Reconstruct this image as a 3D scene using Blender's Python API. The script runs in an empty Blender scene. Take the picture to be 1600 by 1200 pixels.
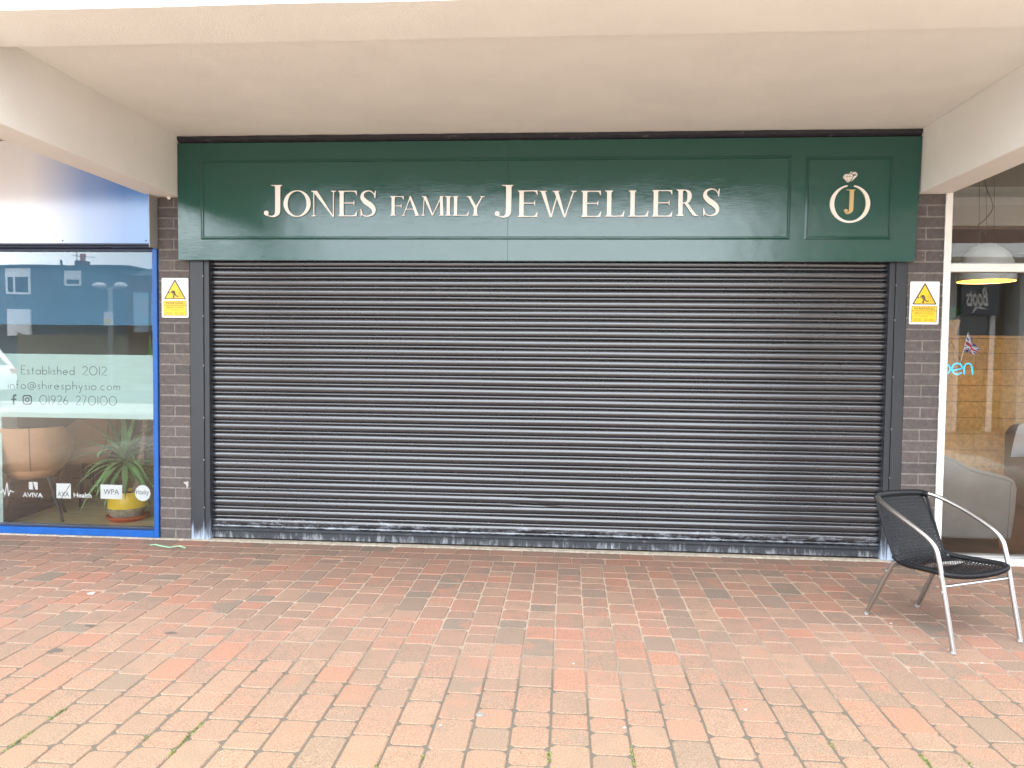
import bpy, bmesh, math, random
from mathutils import Vector, Matrix, noise
random.seed(11)
S = bpy.context.scene
COL = S.collection
PI = math.pi
# ------------------------------------------------------------------ camera
FPX, YAW, PITCH, ROLL, DIST, EYE = 1162.99, -0.0743, 0.0411, 0.0116, 5.635, 1.5
_r = Vector((math.cos(YAW), -math.sin(YAW), 0))
_f = Vector((math.sin(YAW)*math.cos(PITCH), math.cos(YAW)*math.cos(PITCH), -math.sin(PITCH)))
_u = _r.cross(_f)
CR = _r*math.cos(ROLL) + _u*math.sin(ROLL)
CU = CR.cross(_f)
CP = Vector((0, -DIST, EYE))
cam = bpy.data.cameras.new('camera'); camo = bpy.data.objects.new('camera', cam); COL.objects.link(camo)
cam.sensor_width = 36; cam.lens = FPX/1600*36; cam.clip_end = 600; cam.clip_start = .05
m = Matrix.Identity(4)
for i in range(3):
    m[i][0], m[i][1], m[i][2], m[i][3] = CR[i], CU[i], -_f[i], CP[i]
camo.matrix_world = m
S.camera = camo
# ------------------------------------------------------------------ world and sun
SUN_EL, SUN_AZ = math.radians(58), math.radians(205)
w = bpy.data.worlds.new('World'); S.world = w; w.use_nodes = True
nt = w.node_tree; nt.nodes.clear()
out = nt.nodes.new('ShaderNodeOutputWorld'); bg = nt.nodes.new('ShaderNodeBackground')
sky = nt.nodes.new('ShaderNodeTexSky'); sky.sky_type = 'NISHITA'; sky.sun_disc = False
sky.sun_elevation = SUN_EL; sky.sun_rotation = SUN_AZ
tc = nt.nodes.new('ShaderNodeTexCoord'); mp = nt.nodes.new('ShaderNodeMapping'); mp.inputs['Scale'].default_value = (1, 1, 3)
nz = nt.nodes.new('ShaderNodeTexNoise'); nz.inputs['Scale'].default_value = 2.2; nz.inputs['Detail'].default_value = 6
cr = nt.nodes.new('ShaderNodeValToRGB'); cr.color_ramp.elements[0].position = .35; cr.color_ramp.elements[1].position = .68
cr.color_ramp.elements[0].color = (8.2, 9.1, 10.2, 1); cr.color_ramp.elements[1].color = (11.4, 11.9, 12.3, 1)
mx = nt.nodes.new('ShaderNodeMix'); mx.data_type = 'RGBA'; mx.inputs[0].default_value = .88
nt.links.new(tc.outputs['Generated'], mp.inputs['Vector']); nt.links.new(mp.outputs[0], nz.inputs['Vector'])
nt.links.new(nz.outputs[0], cr.inputs[0]); nt.links.new(sky.outputs[0], mx.inputs[6]); nt.links.new(cr.outputs[0], mx.inputs[7])
nt.links.new(mx.outputs[2], bg.inputs[0]); nt.links.new(bg.outputs[0], out.inputs[0])
bg.inputs[1].default_value = .13
sl = bpy.data.lights.new('sun', 'SUN'); sl.energy = .5; sl.angle = math.radians(35); sl.color = (1, .96, .9)
so = bpy.data.objects.new('sun', sl); COL.objects.link(so)
so.rotation_euler = (PI/2 - SUN_EL, 0, PI - SUN_AZ)
S.view_settings.view_transform = 'Standard'; S.view_settings.look = 'None'; S.view_settings.gamma = 1
S.view_settings.exposure = 2.27
S.cycles.max_bounces = 10; S.cycles.diffuse_bounces = 6; S.cycles.glossy_bounces = 5; S.cycles.transparent_max_bounces = 24
S.cycles.sample_clamp_indirect = 6; S.cycles.caustics_reflective = False; S.cycles.caustics_refractive = False

# ------------------------------------------------------------------ helpers
def at(u, v, y=0.):
    """photo measurement -> point on the vertical plane at depth y"""
    d = _f + CR*((u-800)/FPX) - CU*((v-600)/FPX)
    return CP + d*((y-CP.y)/d.y)
def gnd(u, v, z=0.):
    d = _f + CR*((u-800)/FPX) - CU*((v-600)/FPX)
    return CP + d*((z-CP.z)/d.z)
def props(o, label=None, cat=None, group=None, kind=None):
    if label: o['label'] = label
    if cat: o['category'] = cat
    if group: o['group'] = group
    if kind: o['kind'] = kind
    return o
def empty(name, loc=(0, 0, 0), label=None, cat=None, group=None, rz=0):
    o = bpy.data.objects.new(name, None); COL.objects.link(o); o.location = loc; o.rotation_euler = (0, 0, rz)
    o.empty_display_size = .1
    return props(o, label, cat, group)
class MB:
    def __init__(s): s.v = []; s.f = []; s.mi = []
    def add(s, vs, fs, mi=0):
        b = len(s.v); s.v += [tuple(p) for p in vs]; s.f += [tuple(i+b for i in f) for f in fs]; s.mi += [mi]*len(fs); return s
    def box(s, x0, x1, y0, y1, z0, z1, bev=0, mi=0):
        if bev <= 0:
            vs = [(x, y, z) for x in (x0, x1) for y in (y0, y1) for z in (z0, z1)]
            return s.add(vs, [(0, 1, 3, 2), (4, 6, 7, 5), (0, 4, 5, 1), (2, 3, 7, 6), (0, 2, 6, 4), (1, 5, 7, 3)], mi)
        b = bmesh.new(); bmesh.ops.create_cube(b, size=1)
        for q in b.verts: q.co = Vector(((x0+x1)/2+q.co.x*(x1-x0), (y0+y1)/2+q.co.y*(y1-y0), (z0+z1)/2+q.co.z*(z1-z0)))
        bmesh.ops.bevel(b, geom=b.edges[:], offset=bev, segments=2 if bev > .006 else 1, profile=.5, affect='EDGES')
        b.verts.index_update()
        s.add([q.co.copy() for q in b.verts], [[q.index for q in f.verts] for f in b.faces], mi); b.free(); return s
    def prism(s, poly, y0, y1, mi=0):
        """poly in x,z ; front y0"""
        n = len(poly)
        vs = [(p[0], y0, p[1]) for p in poly] + [(p[0], y1, p[1]) for p in poly]
        return s.add(vs, [tuple(range(n)), tuple(range(2*n-1, n-1, -1))] + [(i, i+n, (i+1) % n+n, (i+1) % n) for i in range(n)], mi)
    def tube(s, pts, r, n=8, closed=False, caps=True, mi=0):
        pts = [Vector(p) for p in pts]; k = len(pts)
        rr = r if isinstance(r, (list, tuple)) else [r]*k
        ring = []; up = None
        for i, p in enumerate(pts):
            if closed: t = pts[(i+1) % k]-pts[i-1]
            else: t = pts[min(i+1, k-1)]-pts[max(i-1, 0)]
            t.normalize()
            if up is None:
                up = Vector((0, 0, 1)) if abs(t.z) < .9 else Vector((1, 0, 0))
            up = (up - t*up.dot(t)).normalized(); sd = t.cross(up)
            ring.append([p + (up*math.cos(a*2*PI/n)+sd*math.sin(a*2*PI/n))*rr[i] for a in range(n)])
        vs = [q for rg in ring for q in rg]; fs = []
        for i in range(k if closed else k-1):
            j = (i+1) % k
            for a in range(n):
                fs.append((i*n+a, i*n+(a+1) % n, j*n+(a+1) % n, j*n+a))
        if caps and not closed: fs += [tuple(range(n-1, -1, -1)), tuple((k-1)*n+a for a in range(n))]
        return s.add(vs, fs, mi)
    def lathe(s, prof, c=(0, 0, 0), n=32, mi=0):
        vs = []; fs = []
        for (r, z) in prof:
            for a in range(n): vs.append((c[0]+r*math.cos(a*2*PI/n), c[1]+r*math.sin(a*2*PI/n), c[2]+z))
        for i in range(len(prof)-1):
            for a in range(n): fs.append((i*n+a, i*n+(a+1) % n, (i+1)*n+(a+1) % n, (i+1)*n+a))
        return s.add(vs, fs, mi)
    def mesh(s, name, mats, smooth=False, fix=True):
        me = bpy.data.meshes.new(name); me.from_pydata(s.v, [], s.f)
        for mt in (mats if isinstance(mats, (list, tuple)) else [mats]): me.materials.append(mt)
        me.polygons.foreach_set('material_index', s.mi)
        if fix:
            b = bmesh.new(); b.from_mesh(me); bmesh.ops.recalc_face_normals(b, faces=b.faces[:]); b.to_mesh(me); b.free()
        me.update()
        if smooth:
            me.polygons.foreach_set('use_smooth', [True]*len(me.polygons))
            try: me.set_sharp_from_angle(angle=math.radians(smooth if smooth is not True else 40))
            except Exception: pass
        return me
    def obj(s, name, mats, parent=None, smooth=False, fix=True, **k):
        return put(name, s.mesh(name, mats, smooth, fix), parent, **k)
def put(name, me, parent=None, loc=None, **k):
    o = bpy.data.objects.new(name, me); COL.objects.link(o)
    if parent is not None:
        o.parent = parent
        if loc is None:
            o.matrix_parent_inverse = Matrix.Identity(4)
            # meshes are built in world coordinates: undo the parent's own transform
            pm = Matrix.LocRotScale(parent.location, parent.rotation_euler, None)
            q = parent.parent
            while q is not None:
                pm = Matrix.LocRotScale(q.location, q.rotation_euler, None) @ q.matrix_parent_inverse @ pm if False else Matrix.LocRotScale(q.location, q.rotation_euler, None) @ pm
                q = q.parent
            loc3, rot, sc = pm.inverted().decompose()
            o.location = loc3; o.rotation_euler = rot.to_euler()
        else: o.location = loc
    elif loc is not None: o.location = loc
    return props(o, **k)
def local(name, mb, mats, parent, smooth=False, **k):
    """mesh built in the parent's own coordinates"""
    return put(name, mb.mesh(name, mats, smooth), parent, loc=(0, 0, 0), **k)
def catmull(pts, n=8):
    P = [Vector(p) for p in pts]; P = [P[0]*2-P[1]] + P + [P[-1]*2-P[-2]]; o = []
    for i in range(1, len(P)-2):
        for k in range(n):
            t = k/n; a, b, c, d = P[i-1:i+3]
            o.append(.5*((2*b)+(c-a)*t+(2*a-5*b+4*c-d)*t*t+(3*b-a-3*c+d)*t**3))
    o.append(P[-2]); return o
def ribbon(pts, wd, n=8, smooth=True):
    """2D centre line with widths -> outline polygon"""
    q = [(p[0], p[1], wd[i] if isinstance(wd, (list, tuple)) else wd) for i, p in enumerate(pts)]
    q = catmull(q, n) if smooth else [Vector(p) for p in q]
    L = []; Rr = []
    for i, p in enumerate(q):
        t = (q[min(i+1, len(q)-1)]-q[max(i-1, 0)]); t = Vector((t.x, t.y)); t.normalize(); nn = Vector((-t.y, t.x))*p.z/2
        L.append((p.x+nn.x, p.y+nn.y)); Rr.append((p.x-nn.x, p.y-nn.y))
    return L+Rr[::-1]
def circ(cx, cy, r, n=24, a0=0, a1=2*PI, ry=None):
    ry = r if ry is None else ry
    full = abs(a1-a0-2*PI) < 1e-6
    return [(cx+r*math.cos(a0+(a1-a0)*i/(n if full else n-1)), cy+ry*math.sin(a0+(a1-a0)*i/(n if full else n-1))) for i in range(n)]

# ------------------------------------------------------------------ materials
def N(nt, t, **k):
    n = nt.nodes.new(t)
    for a, b in k.items():
        if a in n.inputs: n.inputs[a].default_value = b
        else: setattr(n, a, b)
    return n
def mat(name, col, rough=.6, metal=0, spec=.5, var=0, vscale=6, bump=0, bscale=60, stretch=(1, 1, 1), rvar=0, emit=None, es=0, coat=0, mottle=None, mscale=3, mpos=(.45, .65)):
    M = bpy.data.materials.new(name); M.use_nodes = True; t = M.node_tree; b = t.nodes['Principled BSDF']
    b.inputs['Base Color'].default_value = (*col, 1); b.inputs['Roughness'].default_value = rough
    b.inputs['Metallic'].default_value = metal; b.inputs['Specular IOR Level'].default_value = spec
    if coat: b.inputs['Coat Weight'].default_value = coat; b.inputs['Coat Roughness'].default_value = .12
    if emit: b.inputs['Emission Color'].default_value = (*emit, 1); b.inputs['Emission Strength'].default_value = es
    g = N(t, 'ShaderNodeNewGeometry'); mp = N(t, 'ShaderNodeMapping'); mp.inputs['Scale'].default_value = stretch
    t.links.new(g.outputs['Position'], mp.inputs['Vector'])
    cout = None
    if mottle:
        n2 = N(t, 'ShaderNodeTexNoise', Scale=mscale, Detail=8); n2.inputs['Roughness'].default_value = .65
        rp = N(t, 'ShaderNodeValToRGB'); rp.color_ramp.elements[0].position = mpos[0]; rp.color_ramp.elements[1].position = mpos[1]
        rp.color_ramp.elements[0].color = (*col, 1); rp.color_ramp.elements[1].color = (*mottle, 1)
        t.links.new(mp.outputs[0], n2.inputs['Vector']); t.links.new(n2.outputs[0], rp.inputs[0]); cout = rp.outputs[0]
    if var:
        n1 = N(t, 'ShaderNodeTexNoise', Scale=vscale, Detail=6)
        mr = N(t, 'ShaderNodeMapRange'); mr.inputs[1].default_value = .3; mr.inputs[2].default_value = .7; mr.inputs[3].default_value = 1-var; mr.inputs[4].default_value = 1+var
        vm = N(t, 'ShaderNodeMix', data_type='RGBA', blend_type='MULTIPLY'); vm.inputs[0].default_value = 1; vm.inputs[6].default_value = (*col, 1)
        t.links.new(mp.outputs[0], n1.inputs['Vector']); t.links.new(n1.outputs[0], mr.inputs[0]); t.links.new(mr.outputs[0], vm.inputs[7])
        if cout: t.links.new(cout, vm.inputs[6])
        cout = vm.outputs[2]
    if cout: t.links.new(cout, b.inputs['Base Color'])
    if rvar:
        n4 = N(t, 'ShaderNodeTexNoise', Scale=vscale*1.7, Detail=5); m4 = N(t, 'ShaderNodeMapRange')
        m4.inputs[1].default_value = .3; m4.inputs[2].default_value = .7; m4.inputs[3].default_value = max(.02, rough-rvar); m4.inputs[4].default_value = min(1, rough+rvar)
        t.links.new(mp.outputs[0], n4.inputs['Vector']); t.links.new(n4.outputs[0], m4.inputs[0]); t.links.new(m4.outputs[0], b.inputs['Roughness'])
    if bump:
        n3 = N(t, 'ShaderNodeTexNoise', Scale=bscale, Detail=5); bp = N(t, 'ShaderNodeBump'); bp.inputs['Strength'].default_value = min(1, bump); bp.inputs['Distance'].default_value = .004*max(1, bump)
        t.links.new(mp.outputs[0], n3.inputs['Vector']); t.links.new(n3.outputs[0], bp.inputs['Height']); t.links.new(bp.outputs[0], b.inputs['Normal'])
    return M
def math_n(t, op, a, b=None):
    n = N(t, 'ShaderNodeMath', operation=op)
    for i, q in enumerate((a, b)):
        if q is None: continue
        if isinstance(q, (int, float)): n.inputs[i].default_value = q
        else: t.links.new(q, n.inputs[i])
    return n.outputs[0]
def glass_mat(name, tint=(.975, .985, .98), ior=1.52, gain=1.0):
    M = bpy.data.materials.new(name); M.use_nodes = True; t = M.node_tree; t.nodes.clear()
    o = N(t, 'ShaderNodeOutputMaterial'); mixs = N(t, 'ShaderNodeMixShader'); tr = N(t, 'ShaderNodeBsdfTransparent'); gl = N(t, 'ShaderNodeBsdfGlossy')
    tr.inputs[0].default_value = (*tint, 1); gl.inputs['Roughness'].default_value = .005
    fr = N(t, 'ShaderNodeFresnel', IOR=ior)
    g = N(t, 'ShaderNodeNewGeometry'); nz = N(t, 'ShaderNodeTexNoise', Scale=1.3); bp = N(t, 'ShaderNodeBump'); bp.inputs['Strength'].default_value = .02; bp.inputs['Distance'].default_value = .015
    t.links.new(g.outputs['Position'], nz.inputs['Vector']); t.links.new(nz.outputs[0], bp.inputs['Height']); t.links.new(bp.outputs[0], gl.inputs['Normal'])
    t.links.new(math_n(t, 'MULTIPLY', fr.outputs[0], gain), mixs.inputs[0])
    t.links.new(tr.outputs[0], mixs.inputs[1]); t.links.new(gl.outputs[0], mixs.inputs[2]); t.links.new(mixs.outputs[0], o.inputs[0])
    return M
def paver_mat(name, attr):
    M = bpy.data.materials.new(name); M.use_nodes = True; t = M.node_tree; b = t.nodes['Principled BSDF']; b.inputs['Roughness'].default_value = .85; b.inputs['Specular IOR Level'].default_value = .25
    if attr: a = N(t, 'ShaderNodeAttribute', attribute_name='rnd'); rnd = a.outputs['Fac']
    else: a = N(t, 'ShaderNodeObjectInfo'); rnd = a.outputs['Random']
    rp = N(t, 'ShaderNodeValToRGB'); e = rp.color_ramp; e.interpolation = 'CONSTANT'
    cols = [(0, (0.263, 0.169, 0.137)), (.16, (0.235, 0.163, 0.135)), (.30, (0.304, 0.173, 0.134)), (.42, (0.288, 0.196, 0.154)), (.54, (0.207, 0.160, 0.134)), (.62, (0.323, 0.164, 0.123)), (.68, (0.257, 0.172, 0.140)), (.84, (0.302, 0.200, 0.156)), (.94, (0.175, 0.151, 0.131))]
    e.elements[0].position = 0; e.elements[0].color = (*cols[0][1], 1); e.elements[1].position = cols[1][0]; e.elements[1].color = (*cols[1][1], 1)
    for p, c in cols[2:]:
        q = e.elements.new(p); q.color = (*c, 1)
    t.links.new(rnd, rp.inputs[0])
    g = N(t, 'ShaderNodeNewGeometry')
    cb = N(t, 'ShaderNodeCombineXYZ'); t.links.new(math_n(t, 'MULTIPLY', rnd, 37.), cb.inputs[2])
    va = N(t, 'ShaderNodeVectorMath', operation='ADD'); t.links.new(g.outputs['Position'], va.inputs[0]); t.links.new(cb.outputs[0], va.inputs[1])
    n1 = N(t, 'ShaderNodeTexNoise', Scale=9., Detail=4); t.links.new(va.outputs[0], n1.inputs['Vector'])
    r1 = N(t, 'ShaderNodeValToRGB'); r1.color_ramp.elements[0].position = .5; r1.color_ramp.elements[1].position = .62
    t.links.new(n1.outputs[0], r1.inputs[0])
    # second tone blends in on some blocks
    fr = math_n(t, 'FRACT', math_n(t, 'MULTIPLY', rnd, 17.3)); sec = N(t, 'ShaderNodeMix', data_type='RGBA')
    sec.inputs[6].default_value = (.19, .15, .125, 1); sec.inputs[7].default_value = (.36, .17, .125, 1); t.links.new(math_n(t, 'GREATER_THAN', fr, .5), sec.inputs[0])
    m1 = N(t, 'ShaderNodeMix', data_type='RGBA'); t.links.new(math_n(t, 'MULTIPLY', r1.outputs[0], .55), m1.inputs[0]); t.links.new(rp.outputs[0], m1.inputs[6]); t.links.new(sec.outputs[2], m1.inputs[7])
    # aggregate speckle
    n2 = N(t, 'ShaderNodeTexNoise', Scale=240., Detail=4); t.links.new(g.outputs['Position'], n2.inputs['Vector'])
    r2 = N(t, 'ShaderNodeMapRange'); r2.inputs[1].default_value = .3; r2.inputs[2].default_value = .72; r2.inputs[3].default_value = .5; r2.inputs[4].default_value = 1.65; t.links.new(n2.outputs[0], r2.inputs[0])
    m2 = N(t, 'ShaderNodeMix', data_type='RGBA', blend_type='MULTIPLY'); m2.inputs[0].default_value = 1; t.links.new(m1.outputs[2], m2.inputs[6]); t.links.new(r2.outputs[0], m2.inputs[7])
    # buff tint on open-air blocks imitates stronger daylight there; dust under the canopy
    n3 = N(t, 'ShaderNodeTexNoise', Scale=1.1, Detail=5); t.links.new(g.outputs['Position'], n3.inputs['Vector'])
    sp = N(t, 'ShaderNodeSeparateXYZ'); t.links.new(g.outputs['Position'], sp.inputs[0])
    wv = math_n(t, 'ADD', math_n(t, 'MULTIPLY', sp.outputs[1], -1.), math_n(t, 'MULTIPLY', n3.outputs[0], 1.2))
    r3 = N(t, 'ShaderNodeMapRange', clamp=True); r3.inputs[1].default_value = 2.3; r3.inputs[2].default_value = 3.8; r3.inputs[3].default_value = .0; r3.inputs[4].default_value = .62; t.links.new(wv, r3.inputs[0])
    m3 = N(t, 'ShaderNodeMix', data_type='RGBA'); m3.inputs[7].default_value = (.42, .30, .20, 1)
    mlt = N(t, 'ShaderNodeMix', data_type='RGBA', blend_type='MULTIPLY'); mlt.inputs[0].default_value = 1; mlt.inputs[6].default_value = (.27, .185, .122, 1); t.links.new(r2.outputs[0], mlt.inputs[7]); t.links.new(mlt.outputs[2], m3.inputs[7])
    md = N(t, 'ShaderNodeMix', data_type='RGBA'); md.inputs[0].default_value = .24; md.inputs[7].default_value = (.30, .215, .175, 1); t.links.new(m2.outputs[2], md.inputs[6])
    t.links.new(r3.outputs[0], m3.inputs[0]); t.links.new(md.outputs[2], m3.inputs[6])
    # blocks further out, out of frame, made paler to bounce light onto the ceiling
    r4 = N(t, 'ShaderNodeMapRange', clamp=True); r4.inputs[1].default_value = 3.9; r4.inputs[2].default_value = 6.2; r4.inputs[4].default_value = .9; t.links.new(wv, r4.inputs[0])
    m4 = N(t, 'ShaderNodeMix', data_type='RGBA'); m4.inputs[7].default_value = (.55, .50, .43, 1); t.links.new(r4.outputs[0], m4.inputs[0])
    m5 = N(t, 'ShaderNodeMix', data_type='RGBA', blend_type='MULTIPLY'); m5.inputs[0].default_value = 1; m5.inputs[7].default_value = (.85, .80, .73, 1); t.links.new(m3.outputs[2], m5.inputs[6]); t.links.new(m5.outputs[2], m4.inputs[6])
    t.links.new(m4.outputs[2], b.inputs['Base Color'])
    bp = N(t, 'ShaderNodeBump'); bp.inputs['Strength'].default_value = .5; bp.inputs['Distance'].default_value = .002; t.links.new(n2.outputs[0], bp.inputs['Height']); t.links.new(bp.outputs[0], b.inputs['Normal'])
    return M
def sand_mat():
    M = bpy.data.materials.new('joint_sand'); M.use_nodes = True; t = M.node_tree; b = t.nodes['Principled BSDF']; b.inputs['Roughness'].default_value = .95
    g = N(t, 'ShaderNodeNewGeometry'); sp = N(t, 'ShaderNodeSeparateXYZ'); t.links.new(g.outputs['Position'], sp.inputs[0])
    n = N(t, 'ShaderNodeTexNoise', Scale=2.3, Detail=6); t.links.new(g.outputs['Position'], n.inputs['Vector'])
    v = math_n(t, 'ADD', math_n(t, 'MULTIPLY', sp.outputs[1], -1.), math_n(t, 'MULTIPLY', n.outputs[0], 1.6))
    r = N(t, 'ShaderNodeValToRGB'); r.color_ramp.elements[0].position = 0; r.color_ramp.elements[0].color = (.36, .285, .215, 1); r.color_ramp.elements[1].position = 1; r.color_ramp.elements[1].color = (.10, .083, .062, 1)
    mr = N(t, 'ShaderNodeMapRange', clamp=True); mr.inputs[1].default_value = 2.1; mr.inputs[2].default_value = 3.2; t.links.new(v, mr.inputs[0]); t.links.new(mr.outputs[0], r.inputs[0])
    t.links.new(r.outputs[0], b.inputs['Base Color'])
    return M
def zstain_mat(name, col, rough, stain, h, bump=0, streak=(9, 9, 2), metal=0, base=0.0, rv=.08, spec=.5):
    """painted metal with a limescale tide line close to the ground"""
    M = mat(name, col, rough, metal, spec, rvar=rv, vscale=5, stretch=(1, 1, 1)); t = M.node_tree; b = t.nodes['Principled BSDF']
    g = N(t, 'ShaderNodeNewGeometry'); sp = N(t, 'ShaderNodeSeparateXYZ'); t.links.new(g.outputs['Position'], sp.inputs[0])
    mp = N(t, 'ShaderNodeMapping'); mp.inputs['Scale'].default_value = streak; t.links.new(g.outputs['Position'], mp.inputs['Vector'])
    n = N(t, 'ShaderNodeTexNoise', Scale=2.2, Detail=9); n.inputs['Roughness'].default_value = .75; t.links.new(mp.outputs[0], n.inputs['Vector'])
    fall = N(t, 'ShaderNodeMapRange', clamp=True); fall.inputs[1].default_value = base; fall.inputs[2].default_value = h; fall.inputs[3].default_value = .30; fall.inputs[4].default_value = -.13; t.links.new(sp.outputs[2], fall.inputs[0])
    s = math_n(t, 'ADD', n.outputs[0], fall.outputs[0])
    r = N(t, 'ShaderNodeMapRange', clamp=True); r.inputs[1].default_value = .58; r.inputs[2].default_value = .80; r.inputs[4].default_value = .8; t.links.new(s, r.inputs[0])
    # scattered fine specks everywhere
    n2 = N(t, 'ShaderNodeTexNoise', Scale=70, Detail=2); t.links.new(g.outputs['Position'], n2.inputs['Vector'])
    r2 = N(t, 'ShaderNodeMapRange', clamp=True); r2.inputs[1].default_value = .76; r2.inputs[2].default_value = .80; r2.inputs[4].default_value = .4; t.links.new(n2.outputs[0], r2.inputs[0])
    mx = N(t, 'ShaderNodeMix', data_type='RGBA'); mx.inputs[6].default_value = (*col, 1); mx.inputs[7].default_value = (*stain, 1); t.links.new(math_n(t, 'MAXIMUM', r.outputs[0], r2.outputs[0]), mx.inputs[0])
    t.links.new(mx.outputs[2], b.inputs['Base Color'])
    return M
def green_mat():
    M = bpy.data.materials.new('green_gloss_paint'); M.use_nodes = True; t = M.node_tree; b = t.nodes['Principled BSDF']
    b.inputs['Base Color'].default_value = (.006, .052, .042, 1); b.inputs['Specular IOR Level'].default_value = .08; b.inputs['Coat Weight'].default_value = 1; b.inputs['Coat Roughness'].default_value = .13; b.inputs['Coat IOR'].default_value = 1.65
    g = N(t, 'ShaderNodeNewGeometry')
    mp = N(t, 'ShaderNodeMapping'); mp.inputs['Scale'].default_value = (3, 3, 60); t.links.new(g.outputs['Position'], mp.inputs['Vector'])
    n = N(t, 'ShaderNodeTexNoise', Scale=4, Detail=7); n.inputs['Roughness'].default_value = .7; t.links.new(mp.outputs[0], n.inputs['Vector'])
    mpb = N(t, 'ShaderNodeMapping'); mpb.inputs['Scale'].default_value = (.8, .8, 2.6); t.links.new(g.outputs['Position'], mpb.inputs['Vector'])
    nb = N(t, 'ShaderNodeTexNoise', Scale=4.5, Detail=5); t.links.new(mpb.outputs[0], nb.inputs['Vector'])
    r = N(t, 'ShaderNodeMapRange'); r.inputs[1].default_value = .35; r.inputs[2].default_value = .65; r.inputs[3].default_value = .12; r.inputs[4].default_value = .24; t.links.new(nb.outputs[0], r.inputs[0]); t.links.new(r.outputs[0], b.inputs['Roughness']); r6 = N(t, 'ShaderNodeMapRange'); r6.inputs[1].default_value = .38; r6.inputs[2].default_value = .6; r6.inputs[3].default_value = .02; r6.inputs[4].default_value = .10; t.links.new(nb.outputs[0], r6.inputs[0]); t.links.new(r6.outputs[0], b.inputs['Coat Roughness']); b.inputs['Base Color'].default_value = (.003, .064, .048, 1)
    bp = N(t, 'ShaderNodeBump'); bp.inputs['Strength'].default_value = .24; bp.inputs['Distance'].default_value = .002; t.links.new(n.outputs[0], bp.inputs['Height'])
    n5 = N(t, 'ShaderNodeTexNoise', Scale=3.5, Detail=2); t.links.new(g.outputs['Position'], n5.inputs['Vector'])
    bp2 = N(t, 'ShaderNodeBump'); bp2.inputs['Strength'].default_value = .32; bp2.inputs['Distance'].default_value = .01; t.links.new(n5.outputs[0], bp2.inputs['Height']); t.links.new(bp.outputs[0], bp2.inputs['Normal'])
    t.links.new(bp2.outputs[0], b.inputs['Normal']); t.links.new(bp2.outputs[0], b.inputs['Coat Normal'])
    return M
def brick_mat(name, cols, attr=False, speck=True):
    M = bpy.data.materials.new(name); M.use_nodes = True; t = M.node_tree; b = t.nodes['Principled BSDF']; b.inputs['Roughness'].default_value = .7; b.inputs['Specular IOR Level'].default_value = .35
    a = N(t, 'ShaderNodeObjectInfo'); rp = N(t, 'ShaderNodeValToRGB'); e = rp.color_ramp
    e.elements[0].color = (*cols[0], 1); e.elements[1].color = (*cols[-1], 1)
    for i, c in enumerate(cols[1:-1]): q = e.elements.new((i+1)/(len(cols)-1)); q.color = (*c, 1)
    t.links.new(a.outputs['Random'], rp.inputs[0])
    g = N(t, 'ShaderNodeNewGeometry'); n = N(t, 'ShaderNodeTexNoise', Scale=26, Detail=8); n.inputs['Roughness'].default_value = .7; t.links.new(g.outputs['Position'], n.inputs['Vector'])
    r = N(t, 'ShaderNodeMapRange'); r.inputs[1].default_value = .3; r.inputs[2].default_value = .7; r.inputs[3].default_value = .72; r.inputs[4].default_value = 1.3; t.links.new(n.outputs[0], r.inputs[0])
    m2 = N(t, 'ShaderNodeMix', data_type='RGBA', blend_type='MULTIPLY'); m2.inputs[0].default_value = 1; t.links.new(rp.outputs[0], m2.inputs[6]); t.links.new(r.outputs[0], m2.inputs[7])
    n2 = N(t, 'ShaderNodeTexNoise', Scale=55, Detail=4); t.links.new(g.outputs['Position'], n2.inputs['Vector'])
    r2 = N(t, 'ShaderNodeMapRange', clamp=True); r2.inputs[1].default_value = .66; r2.inputs[2].default_value = .74; r2.inputs[4].default_value = .55; t.links.new(n2.outputs[0], r2.inputs[0])
    m3 = N(t, 'ShaderNodeMix', data_type='RGBA'); m3.inputs[7].default_value = (.42, .38, .33, 1); t.links.new(r2.outputs[0], m3.inputs[0]); t.links.new(m2.outputs[2], m3.inputs[6])
    t.links.new(m3.outputs[2], b.inputs['Base Color'])
    bp = N(t, 'ShaderNodeBump'); bp.inputs['Strength'].default_value = .6; bp.inputs['Distance'].default_value = .003; t.links.new(n.outputs[0], bp.inputs['Height']); t.links.new(bp.outputs[0], b.inputs['Normal'])
    return M
def gradient_mat(name, stops, x0, x1, rough=.25):
    """print that fades along x"""
    M = bpy.data.materials.new(name); M.use_nodes = True; t = M.node_tree; b = t.nodes['Principled BSDF']; b.inputs['Roughness'].default_value = rough
    g = N(t, 'ShaderNodeNewGeometry'); sp = N(t, 'ShaderNodeSeparateXYZ'); t.links.new(g.outputs['Position'], sp.inputs[0])
    mr = N(t, 'ShaderNodeMapRange', clamp=True); mr.inputs[1].default_value = x0; mr.inputs[2].default_value = x1; t.links.new(sp.outputs[0], mr.inputs[0])
    rp = N(t, 'ShaderNodeValToRGB'); e = rp.color_ramp; e.elements[0].color = (*stops[0][1], 1); e.elements[1].color = (*stops[-1][1], 1)
    for p, c in stops[1:-1]: q = e.elements.new(p); q.color = (*c, 1)
    t.links.new(mr.outputs[0], rp.inputs[0]); t.links.new(rp.outputs[0], b.inputs['Base Color']); b.inputs['Coat Weight'].default_value = 1; b.inputs['Coat IOR'].default_value = 1.65; b.inputs['Coat Roughness'].default_value = .13; return M

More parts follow.
